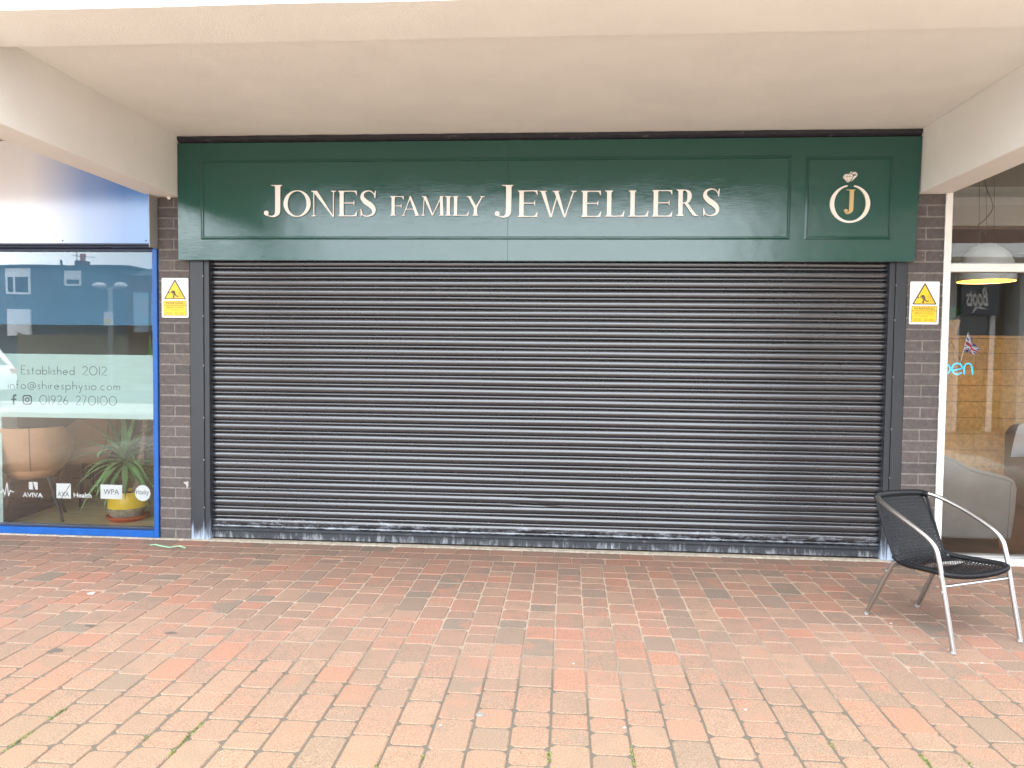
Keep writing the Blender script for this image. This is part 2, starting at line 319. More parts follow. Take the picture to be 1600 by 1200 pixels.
CREAM = (.89, .865, .81)
m_ceil = mat('cream_masonry_paint', CREAM, .8, var=.035, vscale=2.5, bump=.5, bscale=110, mottle=(.86, .83, .78), mscale=1.7, mpos=(.4, .75))
m_edge = mat('cream_edge_lit', (.90, .87, .81), .8, var=.03, vscale=2.5, bump=.5, bscale=110)  # canopy cream lightened here to imitate brighter bounce light at the edge
m_beam = mat('cream_beam_paint', (.86, .84, .79), .75, var=.03, vscale=3, bump=.5, bscale=90)
m_green = green_mat()
m_greend = mat('green_moulding_paint', (.008, .058, .042), .22, bump=.2, bscale=40)
m_black = mat('black_trim', (.025, .023, .03), .55, var=.3, vscale=20, mottle=(.2, .19, .2), mscale=14, mpos=(.62, .75), stretch=(1, 1, 4))
m_letter = mat('cream_acrylic', (.88, .80, .71), .22, spec=.5)
m_letside = mat('letter_edge', (.20, .16, .14), .4)
m_gold = mat('gold_acrylic', (.60, .44, .20), .3, metal=.3)
m_slat = zstain_mat('shutter_slat', (.020, .021, .025), .25, (.42, .45, .50), .26, streak=(4, 4, 12), rv=.05, spec=1.)
m_bar = zstain_mat('shutter_bottom_bar', (.030, .033, .04), .45, (.50, .52, .55), .16, streak=(16, 16, 3), base=-.1)
_b = m_slat.node_tree.nodes['Principled BSDF']; _b.inputs['Coat Weight'].default_value = .6; _b.inputs['Coat Roughness'].default_value = .22; _b.inputs['Coat IOR'].default_value = 1.6
m_post = zstain_mat('shutter_guide', (.027, .030, .035), .42, (.42, .50, .62), .24, streak=(14, 14, 1.6), rv=.06)
m_mortar = mat('pier_mortar', (.20, .175, .155), .9, var=.25, vscale=30, bump=.8, bscale=120)
m_brick = brick_mat('dark_brick', [(.078, .064, .060), (.108, .086, .078), (.092, .076, .070), (.115, .094, .084), (.075, .066, .064)])
m_blue = mat('blue_powder_coat', (.006, .085, .33), .35, var=.12, vscale=9, mottle=(.10, .26, .58), mscale=22, mpos=(.66, .75))
m_dkblue = mat('dark_blue_head', (.025, .035, .075), .35)
m_alu = mat('aluminium_trim', (.42, .42, .41), .45, metal=.4, var=.1)
m_white = mat('white_frame', (.80, .77, .71), .35, var=.04, vscale=8)
m_sill = mat('white_sill', (.72, .70, .66), .5, var=.1)
m_glass = glass_mat('window_glass', gain=.95)
m_glass2 = glass_mat('cafe_glass', gain=1.45)
m_film = mat('frosted_film', (.48, .64, .585), .75, var=.03, vscale=5, stretch=(1, 1, 8), spec=.2)
m_tint = mat('blue_tint_panel', (.060, .165, .27), .8, var=.06, vscale=2)
m_ink = mat('dark_lettering', (.10, .12, .12), .8)
m_whitev = mat('white_vinyl', (.92, .93, .92), .6)
m_wood = mat('oak_floor', (.64, .52, .28), .5, var=.2, vscale=4, stretch=(1, 9, 1))
m_wall = mat('pale_wall', (.62, .66, .60), .9, var=.03)
m_dkdesk = mat('dark_cupboard', (.075, .045, .03), .6, var=.2)
m_rug = mat('slate_rug', (.045, .055, .075), .95, var=.2, vscale=40)
m_leather = mat('tan_leather', (.52, .27, .135), .48, var=.1, vscale=7, bump=.35, bscale=120)
m_seam = mat('seam', (.16, .07, .03), .7)
m_leg = mat('dark_metal_leg', (.03, .035, .035), .4, metal=.5)
m_yellow = mat('yellow_glaze', (.90, .60, .03), .3, var=.08, vscale=20)
m_ybase = mat('speckled_glaze', (.40, .34, .24), .5, mottle=(.12, .09, .06), mscale=30, mpos=(.4, .7))
m_terra = mat('terracotta', (.62, .12, .04), .6, var=.1)
m_soil = mat('soil', (.05, .035, .02), .95)
m_bark = mat('yucca_bark', (.30, .22, .15), .9, var=.35, vscale=14, stretch=(1, 1, 5), bump=.8, bscale=40)
m_leaf = mat('yucca_leaf', (.17, .34, .12), .5, var=.35, vscale=9)
m_leafd = mat('yucca_leaf_dark', (.09, .22, .085), .5, var=.3, vscale=9)
m_signw = mat('sign_white', (.82, .82, .80), .4)
m_signy = mat('sign_yellow', (.88, .55, .02), .4)
m_signk = mat('sign_ink', (.09, .075, .05), .6)
m_signr = mat('sign_brown_ink', (.42, .16, .03), .6)
m_tube = mat('brushed_aluminium', (.42, .41, .40), .36, metal=1)
m_cane = mat('black_plastic_cane', (.009, .0095, .011), .45, spec=.25)
m_foot = mat('grey_foot', (.30, .29, .28), .6)
m_neon = mat('neon_cyan', (.02, .3, .45), .3, emit=(.01, .30, .62), es=.6)
m_neonb = mat('neon_backing', (.01, .02, .03), .3)
m_plank = brick_mat('oak_plank', [(.52, .32, .12), (.60, .38, .15), (.55, .34, .12), (.64, .43, .19)])
m_grey = mat('grey_upholstery', (.24, .225, .20), .75, var=.12, vscale=5, bump=.4, bscale=200)
m_greyseam = mat('upholstery_seam', (.09, .08, .07), .8)
m_brown = mat('brown_upholstery', (.10, .065, .05), .6, var=.15)
m_cush = mat('blue_grey_cushion', (.38, .42, .47), .9, var=.05)
m_lampw = mat('white_enamel', (.78, .80, .78), .3)
m_lampi = mat('lamp_inner', (.85, .55, .05), .5, emit=(1., .62, .06), es=.30)
m_dark = mat('dark_interior', (.05, .05, .048), .9)
m_cafef = mat('cafe_floor', (.13, .075, .045), .45, var=.2)
m_cafew = mat('cafe_wall', (.22, .20, .165), .9)
m_tera2 = mat('orange_clay', (.55, .16, .05), .6)
m_render = mat('blue_grey_render', (.13, .16, .19), .9, var=.06, vscale=.7)
m_bbrick = mat('brown_brick_wall', (.16, .095, .065), .9, var=.25, vscale=6, stretch=(1, 1, 3))
m_upvc = mat('white_upvc', (.8, .8, .8), .5)
m_slate = mat('slate_roof', (.09, .09, .10), .8, var=.15)
m_fence = mat('weathered_board', (.27, .24, .20), .9, var=.25, vscale=3, stretch=(6, 6, .5))
m_asphalt = mat('asphalt', (.055, .055, .056), .9, var=.2, vscale=3, bump=.6, bscale=90)
m_farpave = mat('far_paving', (.56, .54, .50), .9, var=.2, vscale=5)  # unseen paving made pale to bounce light up to the canopy
m_navy = mat('navy_fascia', (.022, .032, .06), .4)
m_greyw = mat('pale_grey_pillar', (.42, .44, .45), .8, var=.05)
m_carw = mat('white_car_paint', (.75, .77, .80), .15, coat=1)
m_rub = mat('tyre_rubber', (.02, .02, .02), .8)
m_red = mat('tail_light_red', (.45, .02, .02), .2)
m_carg = mat('car_glass', (.03, .035, .04), .05)
m_pole = mat('galvanised_pole', (.40, .42, .43), .5, metal=.4)
m_conc2 = mat('concrete_footway', (.24, .23, .21), .9, var=.15, vscale=2)
m_sidep = mat('side_paving_blocks', (.30, .23, .17), .9, var=.2, vscale=6)
m_stud = mat('dull_stud', (.20, .18, .16), .7)
m_moss = mat('moss', (.15, .18, .045), .9, var=.3, vscale=40)
m_gum = mat('old_gum_stain', (.10, .075, .06), .9)
m_bird = mat('white_splash', (.38, .37, .35), .9)
m_lgreen = mat('green_plastic_strip', (.38, .62, .40), .5)
m_conc = mat('threshold_mortar', (.40, .345, .27), .95, var=.3, vscale=30, bump=.8, bscale=90)

# ------------------------------------------------------------------ paving
PX0, PX1, PY0 = -7.2, 6.2, -10.7
CW = .1555
ps = []  # (cx, cy, lx, ly)
for row in range(2):                     # two stretcher courses along the shop fronts
    x = PX0 + (row*.12); yc = -.035 - CW*(row+.5)
    while x < PX1:
        l = random.choice([.2435, .2435, .2435, .25]); ps.append((x+l/2, yc, l, CW)); x += l
YS = -.035-2*CW
x = PX0; k = 0
while x < PX1:
    y = YS
    while y > PY0:
        l = random.choice([.125, .125, .165, .165, .165, .235, .235, .205])
        if y == YS: l *= random.uniform(.6, 1)
        ps.append((x+CW/2, y-l/2, CW, l)); y -= l
    x += CW; k += 1
def paver_geo(lx, ly, rs, worn=0):
    R = random.Random(rs); j = .0017+R.uniform(0, .0015)+.0006*worn
    hx, hy = lx/2-j, ly/2-j; c = .004+R.uniform(0, .012)+R.uniform(0, .006)*worn
    def ring(ins, z, cc):
        a, b = hx-ins, hy-ins; q = cc
        pts = [(a-q, b), (a, b-q), (a, -b+q), (a-q, -b), (-a+q, -b), (-a, -b+q), (-a, b-q), (-a+q, b)]
        return [(p[0]+R.uniform(-.0012, .0012), p[1]+R.uniform(-.0012, .0012), z) for p in pts]
    v = ring(.0045, 0, c) + ring(0, -.0045, c*1.1) + ring(0, -.03, c*1.1)
    f = [tuple(range(7, -1, -1))] + [(i, (i+1) % 8, (i+1) % 8+8, i+8) for i in range(8)] + [(i+8, (i+1) % 8+8, (i+1) % 8+16, i+16) for i in range(8)]
    return v, f
pave = empty('pavement', (0, 0, 0)); pave['kind'] = 'structure'
def proj(p):
    d = Vector(p)-CP; z = d.dot(_f)
    return (800+FPX*d.dot(CR)/z, 600-FPX*d.dot(CU)/z, z)
scored = []
for i, p in enumerate(ps):
    u, v, z = proj((p[0], p[1], 0)) if p[1] > -DIST+.5 else (0, 9999, 1)
    vis = -20 < u < 1620 and v < 1215
    scored.append((-(p[2]*p[3]*(EYE/z)/z/z) if vis else 0, i))
scored.sort(); big = set(i for s, i in scored[:300])
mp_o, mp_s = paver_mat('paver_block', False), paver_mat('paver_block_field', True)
cache = {}
fv = []; ff = []; fr = []
for i, (cx, cy, lx, ly) in enumerate(ps):
    dz = random.uniform(-.0022, .0012); tx, ty = random.uniform(-.008, .008), random.uniform(-.008, .008)
    worn = min(1., max(0., (-cy-1.5)/.9))
    if i in big:
        worn = round(worn*2)/2; key = (round(lx, 3), round(ly, 3), random.randrange(6)+int(worn*12))
        if key not in cache:
            v, f = paver_geo(lx, ly, int(key[0]*1000)*7+int(key[1]*1000)*13+key[2], worn)
            me = bpy.data.meshes.new('paver'); me.from_pydata(v, [], f); me.materials.append(mp_o); me.update(); cache[key] = me
        o = put('paver', cache[key], pave, loc=(cx, cy, dz)); o.rotation_euler = (tx, ty, 0)
    else:
        v, f = paver_geo(lx, ly, i, worn); b = len(fv)
        fv += [(cx+q[0], cy+q[1], dz+q[2]+q[1]*tx-q[0]*ty) for q in v]; ff += [tuple(n+b for n in g) for g in f]; fr += [random.random()]*len(f)
me = bpy.data.meshes.new('paver_field'); me.from_pydata(fv, [], ff); me.materials.append(mp_s); me.update()
at_ = me.attributes.new('rnd', 'FLOAT', 'FACE'); at_.data.foreach_set('value', fr)
put('paver_field', me, pave, loc=(0, 0, 0), kind='stuff')
MB().box(PX0, PX1, PY0, .4, -.06, -.0042).obj('jointing_sand', sand_mat(), pave)
# threshold mortar fillet along the shop fronts
q = MB(); n = 90; rng = random.Random(4)
vs = []
for i in range(n+1):
    X = PX0+(PX1-PX0)*i/n; r1 = rng.uniform(-.006, .006); r2 = rng.uniform(-.005, .005)
    vs += [(X, -.04+r1, -.004), (X, -.02+r2, .004+r2*.3), (X, .03, .006)]
q.add(vs, [(i*3+a, i*3+3+a, i*3+4+a, i*3+1+a) for i in range(n) for a in (0, 1)]); q.obj('threshold_fillet', m_conc, pave)
# marks on the paving
def blob(name, c, rx, ry, ma, parent, z=.0022, seed=1, n=26, spike=.35):
    R = random.Random(seed); ph = [R.uniform(0, 6.3) for _ in range(4)]
    pts = []
    for i in range(n):
        a = 2*PI*i/n; r = 1+spike*(.5*math.sin(3*a+ph[0])+.35*math.sin(5*a+ph[1])+.3*math.sin(9*a+ph[2]))
        pts.append((c[0]+rx*r*math.cos(a), c[1]+ry*r*math.sin(a)))
    b = MB(); b.add([(p[0], p[1], z) for p in pts]+[(p[0], p[1], z-.004) for p in pts], [tuple(range(n))]+[(i, (i+1) % n, (i+1) % n+n, i+n) for i in range(n)])
    return b.obj(name, ma, parent)
for (u, v, rx, ry, mm, sd) in [(86, 1017, .035, .03, m_gum, 3), (143, 978, .03, .012, m_gum, 6), (268, 989, .028, .012, m_gum, 9), (143, 927, .022, .022, m_bird, 5), (1165, 1109, .005, .004, m_bird, 2), (688, 1134, .006, .004, m_bird, 7), (1534, 1036, .007, .005, m_bird, 8), (1392, 974, .006, .005, m_bird, 4), (976, 1137, .006, .004, m_bird, 12), (896, 1037, .006, .005, m_bird, 13)]:
    g = gnd(u, v); blob('stain', (g.x, g.y), rx, ry, mm, pave, seed=sd)
# moss growing out of the joints: tiny leaves, uncountable
mo = MB(); R = random.Random(8)
cols_x = [PX0+CW*i for i in range(int((PX1-PX0)/CW)+1)]
for (u, v, ln, cnt) in [(70, 1115, .12, 70), (28, 1160, .2, 90), (282, 1145, .22, 120), (255, 1170, .15, 80), (215, 1152, .05, 20), (836, 1182, .10, 50), (962, 1180, .18, 70), (640, 1183, .04, 20), (1275, 1163, .05, 24), (1440, 1187, .10, 60), (1420, 1190, .08, 40), (615, 1197, .1, 30), (1530, 1190, .06, 20)]:
    g = gnd(u, v); cx = min(cols_x, key=lambda q: abs(q-g.x))
    for _ in range(cnt):
        x = cx+R.gauss(0, .003); y = g.y+R.uniform(-ln/2, ln/2)*.8; a = R.uniform(0, 6.3); h = R.uniform(.002, .006)
        if R.random() < .45: continue
        wd = R.uniform(.0015, .004)
        dx, dy = math.cos(a)*wd, math.sin(a)*wd; lx, ly = R.uniform(-.008, .008), R.uniform(-.008, .008)
        mo.add([(x-dx, y-dy, -.005), (x+dx, y+dy, -.005), (x+lx+dx*.6, y+ly+dy*.6, h*.8), (x+lx*1.5, y+ly*1.5, h)], [(0, 1, 2, 3)])
props(mo.obj('moss', m_moss, fix=False), 'thin green moss growing in the joints of the near paving', 'moss', kind='stuff')
# small litter
g = gnd(750, 1117); st = MB(); st.lathe([(0, .003), (.013, .003), (.0145, .002), (.0165, .003), (.0185, .0018), (.0185, -.004)], (g.x, g.y, 0), 20)
props(st.obj('survey_stud', m_stud, smooth=True), 'small round metal stud set into a grey paver near the front', 'metal stud')
g = gnd(268, 854); ls = MB(); pts = [(g.x-.17+.034*i, g.y+.02*math.sin(i*1.1)-.004*i, .006+.003*math.sin(i*2.1)) for i in range(10)]
for i in range(9):
    a, b = pts[i], pts[i+1]; ls.add([(a[0], a[1]-.009, a[2]), (b[0], b[1]-.009, b[2]), (b[0], b[1]+.009, b[2]+.002), (a[0], a[1]+.009, a[2]+.002)], [(0, 1, 2, 3)])
o = ls.obj('plastic_strip', m_lgreen, fix=False); props(o, 'pale green plastic strip lying in front of the left brick pier', 'litter')
sm = o.modifiers.new('thick', 'SOLIDIFY'); sm.thickness = .0015

# far ground
gr = MB(); gr.add([(-150, -150, -.09), (150, -150, -.09), (150, 60, -.09), (-150, 60, -.09)], [(0, 1, 2, 3)]); props(gr.obj('ground', m_asphalt, fix=False), kind='structure')
def sheet(name, x0, x1, y0, y1, z, ma): return props(MB().box(x0, x1, y0, y1, z-.05, z).obj(name, ma), kind='structure')
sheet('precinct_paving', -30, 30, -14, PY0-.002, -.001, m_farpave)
sheet('side_paving', -30, PX0-.002, PY0, .4, -.001, m_sidep); sheet('side_paving', PX1+.002, 30, PY0, .4, -.001, m_sidep)
sheet('road', -60, 60, -20.5, -14.002, -.035, m_asphalt)
sheet('far_pavement', -60, 60, -40, -20.502, -.01, m_conc2)

# ------------------------------------------------------------------ canopy and building
XL, XR, ZC, ZB = -3.020, 2.505, 3.137, 2.685
XBL, XBR = -3.2466, 2.7323
KF = 1.7162
ZE = 3.065
YE0, YE1 = gnd(800, 58, ZE).y, gnd(250, 10.5, ZE).y
can = empty('canopy', (0, 0, ZC), 'wide cream painted concrete canopy with beams over the shop fronts', 'canopy')
def sub(x0, x1, n, f): return [x0+(x1-x0)*i/n for i in range(n+1)]
def rough_slab(name, x0, x1, y0, y1, z0, z1, ma, parent, nx=60, ny=4, amp=.0025):
    """slab with slightly wavering front and lower arrises"""
    b = MB(); prof = [(y1, z1), (y0, z1), (y0, z0)] + [(y0+(y1-y0)*j/ny, z0) for j in range(1, ny+1)]
    vs = []
    for i in range(nx+1):
        X = x0+(x1-x0)*i/nx
        for (Y, Z) in prof:
            e = noise.noise(Vector((X*2.1, Y*1.7, Z*3)))*amp*2+noise.noise(Vector((X*9, Y*5, Z)))*amp*.5
            vs.append((X, Y+(e if abs(Y-y0) < 1e-5 else 0), Z+(noise.noise(Vector((X*1.8, Y*1.3, 7)))*amp*1.5 if abs(Z-z0) < 1e-5 else 0)))
    k = len(prof); fs = [(i*k+a, i*k+a+1, (i+1)*k+a+1, (i+1)*k+a) for i in range(nx) for a in range(k-1)]
    fs += [tuple(range(k-1, -1, -1)), tuple(nx*k+a for a in range(k))]
    b.add(vs, fs); return b.obj(name, ma, parent, smooth=25)
rough_slab('ceiling_slab', XL+.001, XR-.001, YE0+.001, .05, ZC, ZC+.2, m_ceil, can)
rough_slab('ceiling_slab', -8.7, XBL-.001, YE0+.001, .05, ZC, ZC+.2, m_ceil, can)
rough_slab('ceiling_slab', XBR+.001, 8.2, YE0+.001, .05, ZC, ZC+.2, m_ceil, can)
def beam(x0, x1):
    b = MB(); n = 14
    vs = []
    for i in range(n+1):
        Y = .05-(.05-YE1-.02)*i/n; a = noise.noise(Vector((x0, Y*2, 1)))*.004; c = noise.noise(Vector((x1, Y*2, 5)))*.004; d = noise.noise(Vector((x1, Y*1.7, 9)))*.003
        ch = .006
        zt = ZC+.12 if Y > YE0 else ZE+.05
        vs += [(x0+a, Y, zt), (x0+a, Y, ZB+ch+d), (x0+ch+a, Y, ZB+d), (x1-ch+c, Y, ZB-d), (x1+c, Y, ZB+ch-d), (x1+c, Y, zt)]
    b.add(vs, [(i*6+k, i*6+(k+1) % 6, (i+1)*6+(k+1) % 6, (i+1)*6+k) for i in range(n) for k in range(6)]+[(0, 1, 2, 3, 4, 5), tuple(n*6+k for k in (5, 4, 3, 2, 1, 0))])
    return b.obj('beam', m_beam, can, smooth=25)
rough_slab('edge_beam', -8.95, 8.45, YE1, YE0, ZE, ZE+.13, m_edge, can, nx=120)
MB().box(-8.94, 8.44, YE1+.004, YE0-.004, ZE+.131, ZC+.42).obj('parapet', m_beam, can)
beam(XBL, XL); beam(XR, XBR); beam(-8.95, -8.72); beam(8.22, 8.45)
bld = empty('shop_terrace', (0, 1, 0), 'pale upper storey of the shop terrace above the canopy', 'building')
MB().box(-9, 8.5, .06, .3, ZC+.22, 5.2).obj('upper_wall', m_beam, bld)
MB().box(-9, 8.5, .32, 7.5, 5.0, 5.15).obj('roof', m_slate, bld)
MB().box(-9, -8.8, .32, 7.3, 0, 4.98).obj('end_wall', m_bbrick, bld); MB().box(8.3, 8.5, .32, 7.3, 0, 4.98).obj('end_wall', m_bbrick, bld)
MB().box(-9, 8.5, 7.32, 7.5, 0, 4.98).obj('rear_wall', m_cafew, bld)
MB().box(XL-.19, XR+.19, .30, .50, 0, ZC+.18).obj('party_wall', m_dark, bld)
for X in (-3.21, 2.50): MB().box(X, X+.2, .505, 7.3, 0, 4.98).obj('party_wall', m_cafew, bld)

# ------------------------------------------------------------------ brick piers
def pier(x0, x1, label, seed):
    R = random.Random(seed); P = empty('brick_pier', ((x0+x1)/2, .1, 0), label, 'brick pier', 'brick piers beside the shutter')
    MB().box(x0+.004, x1-.004, .0035, .30, -.02, ZB-.002).obj('mortar', m_mortar, P)
    n = 33; ch = (ZB+.002)/n; meshes = {}
    def brick(w, k):
        if (w, k) not in meshes:
            q = random.Random(k*31+int(w*1e4)); b = MB(); b.box(-w/2, w/2, 0, .10, -ch/2+.0055, ch/2-.0055, bev=.0025)
            b.v = [(v[0]+q.uniform(-.0012, .0012), v[1]+q.uniform(-.001, .0012), v[2]+q.uniform(-.0012, .0012)) for v in b.v]
            meshes[(w, k)] = b.mesh('brick', m_brick)
        return meshes[(w, k)]
    W = x1-x0
    for i in range(n):
        z = ch*(i+.5)-.001
        if i % 2 == seed % 2:
            c = [(W-.002, (x0+x1)/2)]
        else:
            h = W/2-.006; c = [(h, x0+h/2+.001), (h, x1-h/2-.001)]
        for (w_, xc) in c:
            o = put('brick', brick(round(w_, 4), R.randrange(4)), P, loc=(xc-P.location.x+R.uniform(-.001, .001), -.1+R.uniform(-.0015, .0015), z+R.uniform(-.001, .001)))
            o.rotation_euler = (R.uniform(-.006, .006), R.uniform(-.006, .006), R.uniform(-.004, .004))
    return P
pL = pier(-3.208, -2.953, 'dark brick pier between the blue framed window and the black shutter', 1)
pR = pier(2.452, 2.700, 'dark brick pier between the black shutter and the white framed window', 2)
p = at(291, 757, -.004); bb = MB()
R = random.Random(3)
for (dx, dz, rx, rz) in [(0, .01, .018, .010), (.006, -.012, .006, .022), (.012, -.004, .005, .014), (-.012, .016, .010, .004), (.010, .020, .008, .004)]:
    bb.prism([(p.x+dx+rx*math.cos(a)*(1+.25*math.sin(3*a)), p.z+dz+rz*math.sin(a)*(1+.2*math.sin(5*a))) for a in [i*2*PI/14 for i in range(14)]], -.0035-.0003*R.random(), .004)
bb.obj('paint_splash', m_bird, pL)
p = at(264, 312, -.02); bb = MB(); bb.lathe([(0, -.018), (.008, -.017), (.015, -.008), (.016, 0), (.012, .010), (.004, .016)], (p.x, -.02, p.z+.02), 14)
bb.box(p.x-.003, p.x+.003, -.02, .02, p.z+.018, p.z+.024)
props(bb.obj('cable_cap', m_ceil, smooth=True), 'small white cap fixed at the top of the left brick pier under the beam', 'cap')

# ------------------------------------------------------------------ roller shutter
sh = empty('roller_shutter', (-.25, 0, 0), 'closed black roller shutter with horizontal curved slats under the green sign', 'roller shutter')
SX0, SX1 = -2.803, 2.336
PER = .0757; Z0 = .092
def slat_mesh(k):
    R = random.Random(k*5+1); prof = []
    H1 = .0515; hb = .0095
    for i in range(11):      # bold convex curl, top to bottom
        a = -1+2*i/10; prof.append((-.003-hb*(1-a*a)**.85 if abs(a) < 1 else .001, PER-.001-H1*(i/10)))
    prof.append((.006, PER-H1-.0022))
    for i in range(6):       # narrow interlock
        a = -1+2*i/5; prof.append((-.0050-.0035*(1-a*a)**.8 if abs(a) < 1 else -.002, PER-H1-.0028-(.0195)*(i/5)))
    prof.append((.006, .0012)); prof.append((.006, .0)); prof = prof[:-1]
    nx = 22; b = MB(); vs = []; c1, c2 = R.uniform(0, 9), R.uniform(0, 9)
    for i in range(nx+1):
        X = SX0+(SX1-SX0)*i/nx
        dz = .0011*math.sin(X*1.3+c1)+.0006*math.sin(X*3.7+c2); dy = .0012*math.sin(X*1.9+c2)
        bow = .0
        if k == 3:
            bow = .006*math.exp(-((X-(-.24))/.10)**2)
        vs += [(X-sh.location.x, y+dy+(bow if y < -.008 else 0), z+dz) for (y, z) in prof]
    m_ = len(prof)
    b.add(vs, [(i*m_+a, i*m_+a+1, (i+1)*m_+a+1, (i+1)*m_+a) for i in range(nx) for a in range(m_-1)])
    me = b.mesh('slat', m_slat, smooth=55)
    return me
sm_ = [slat_mesh(k) for k in range(4)]
for i in range(29):
    o = put('slat', sm_[3] if i == 3 else sm_[(i*2+(i//3)) % 3], sh, loc=(random.uniform(-.002, .002), .062, Z0+PER*i))
    o.rotation_euler = (random.uniform(-.024, .024), random.uniform(-.0003, .0003), 0)
MB().box(SX0+.002, SX1-.002, .09, .10, .0, 2.4).obj('backing_curtain', m_dark, sh)
b = MB(); b.box(SX0+.004, SX1-.004, .040, .075, .012, .088, bev=.004); b.box(SX0+.004, SX1-.004, .022, .075, .074, .0915, bev=.003); b.obj('bottom_bar', m_bar, sh)
def gpost(x0, x1, y0, y1, z0, z1, bev=.0025): return MB().box(x0, x1, y0, y1, z0, z1, bev=bev)
gpost(-2.9505, -2.8415, -.004, .12, .004, 2.30).obj('side_post', m_post, sh)
gpost(-2.8395, -2.799, .004, .12, .004, 2.30).obj('guide_rail', m_post, sh)
gpost(2.3725, 2.4505, -.004, .12, .004, 2.30).obj('side_post', m_post, sh)
gpost(2.330, 2.3705, .004, .12, .004, 2.30).obj('guide_rail', m_post, sh)
sc = MB(); R = random.Random(5)
for (x0, x1) in ((-2.8415, -2.843), (2.372, 2.370)):
    for z in (.25, .62, .95, 1.35, 1.75, 2.05):
        sc.lathe([(0, .0), (.004, 0)], (0, 0, 0), 6) if False else None
        c = (x0, -.0055, z+R.uniform(-.03, .03)); a = [(c[0]+.0042*math.cos(t), c[2]+.0042*math.sin(t)) for t in [i*PI/4 for i in range(8)]]
        sc.prism(a, -.0065, .0)
props(sc.obj('fixing_screws', m_alu, sh), kind='stuff')
MB().box(-2.95, 2.45, .0, .25, 2.302, 2.62).obj('shutter_box', m_dark, sh)

# ------------------------------------------------------------------ jeweller's sign
SY = -.055
sg = empty('shop_sign', (-.25, SY, 2.2), 'dark green painted shop sign board reading Jones Family Jewellers', 'shop sign')
tl, tr, br, bl = at(283.5, 223, SY), at(1436.5, 214, SY), at(1425, 410, SY), at(284, 405, SY)
tl.x = XL+.004; bl.x = XL+.006; tr.x = XR-.004; br.x = tr.x-.028
zt = (tl.z+tr.z)/2; zb = (bl.z+br.z)/2
xs = at(793, 400, SY).x
for (xa, xb, xc, xd) in ((tl.x, xs-.0002, xs-.0002, bl.x), (xs+.0002, tr.x, br.x, xs+.0002)):
    b = MB(); b.prism([(xa, zt), (xb, zt), (xc, zb), (xd, zb)], SY, SY+.035)
    o = b.obj('board', m_green, sg); bv = o.modifiers.new('b', 'BEVEL'); bv.width = .0012; bv.segments = 2; bv.limit_method = 'ANGLE'
MB().box(XL+.004, XR-.006, -.018, .25, zb+.03, ZC-.014).obj('box_core', m_black, sg)
b = MB(); n = 60; vs = []; R = random.Random(2)
for i in range(n+1):
    X = XL+.003+(XR-XL-.006)*i/n
    vs += [(X, SY-.004, ZC-.0245+R.uniform(-.0015, .0015)), (X, SY-.002, ZC-.003+R.uniform(-.002, .0018)), (X, SY+.03, ZC-.002), (X, SY+.03, zt+.001)]
b.add(vs, [(i*4+a, i*4+(a+1) % 4, (i+1)*4+(a+1) % 4, (i+1)*4+a) for i in range(n) for a in range(4)]); b.obj('head_strip', m_black, sg)
def mould(u0, u1, v0l, v1, name='panel_moulding'):
    a, c = at(u0, (v0l), SY), at(u1, v1, SY); x0, x1 = a.x, c.x; z1, z0 = a.z, c.z
    b = MB()
    prof = [(0, 0), (0, -.0065), (.004, -.0085), (.008, -.0045), (.0115, -.0050), (.0145, -.0085), (.0185, -.0085), (.022, -.004), (.0235, 0)]
    cs = [(x0, z0, 1, 1), (x1, z0, -1, 1), (x1, z1, -1, -1), (x0, z1, 1, -1)]
    vs = []
    for (X, Z, sx, sz) in cs: vs += [(X+sx*d, SY+h, Z+sz*d) for (d, h) in prof]
    k = len(prof)
    b.add(vs, [(i*k+a_, i*k+a_+1, ((i+1) % 4)*k+a_+1, ((i+1) % 4)*k+a_) for i in range(4) for a_ in range(k-1)])
    b.obj(name, m_green, sg, smooth=30)
mould(314, 1234, 250, 374.5)
mould(1260, 1392.5, 245, 374.5)
T, th = .165, .034
def stem(x, w=T, y0=0, y1=1, sl=.075, sr=.075, top=True, bot=True):
    o = [[(x-w/2, y0), (x+w/2, y0), (x+w/2, y1), (x-w/2, y1)]]
    def serif(y, s): return [(x-w/2-sl, y), (x+w/2+sr, y), (x+w/2+sr, y+s*.022), (x+w/2+.028, y+s*.036), (x+w/2+.0, y+s*.085), (x-w/2, y+s*.085), (x-w/2-.028, y+s*.036), (x-w/2-sl, y+s*.022)]
    if bot: o.append(serif(y0, 1))
    if top: o.append(serif(y1, -1))
    return o
def dia(xb, xt, w, y0=0, y1=1): return [(xb-w/2, y0), (xb+w/2, y0), (xt+w/2, y1), (xt-w/2, y1)]
def ser(x, y, s, l, r): return [(x-l, y), (x+r, y), (x+r, y+s*.022), (x+.02, y+s*.05), (x-.02, y+s*.05), (x-l, y+s*.022)]
def arm(x0, x1, y, s, hook=.16, t=th):
    """thin arm with a wedge terminal; s=-1 hangs down from y, +1 rises"""
    if s == 0: return [[(x0, y-t/2), (x1-.04, y-t/2), (x1-.015, y-.095), (x1, y-.095), (x1, y+.095), (x1-.015, y+.095), (x1-.04, y+t/2), (x0, y+t/2)]]
    return [[(x0, y), (x1-.01 if s < 0 else x1-.0, y), (x1+(0 if s < 0 else .03), y+s*hook), (x1-.018+(0 if s < 0 else .03), y+s*hook), (x1-.075, y+s*t*1.7), (x1-.16, y+s*t), (x0, y+s*t)]]
def gE(w): x = T/2+.055; return stem(x, sr=0, sl=.055)+arm(x, w-.02, 1, -1, .17)+arm(x, w-.12, .52, 0)+arm(x, w-.035, 0, 1, .2)
def gF(w): x = T/2+.075; return stem(x)+arm(x, w-.0, 1, -1, .18)+arm(x, w-.12, .5, 0)
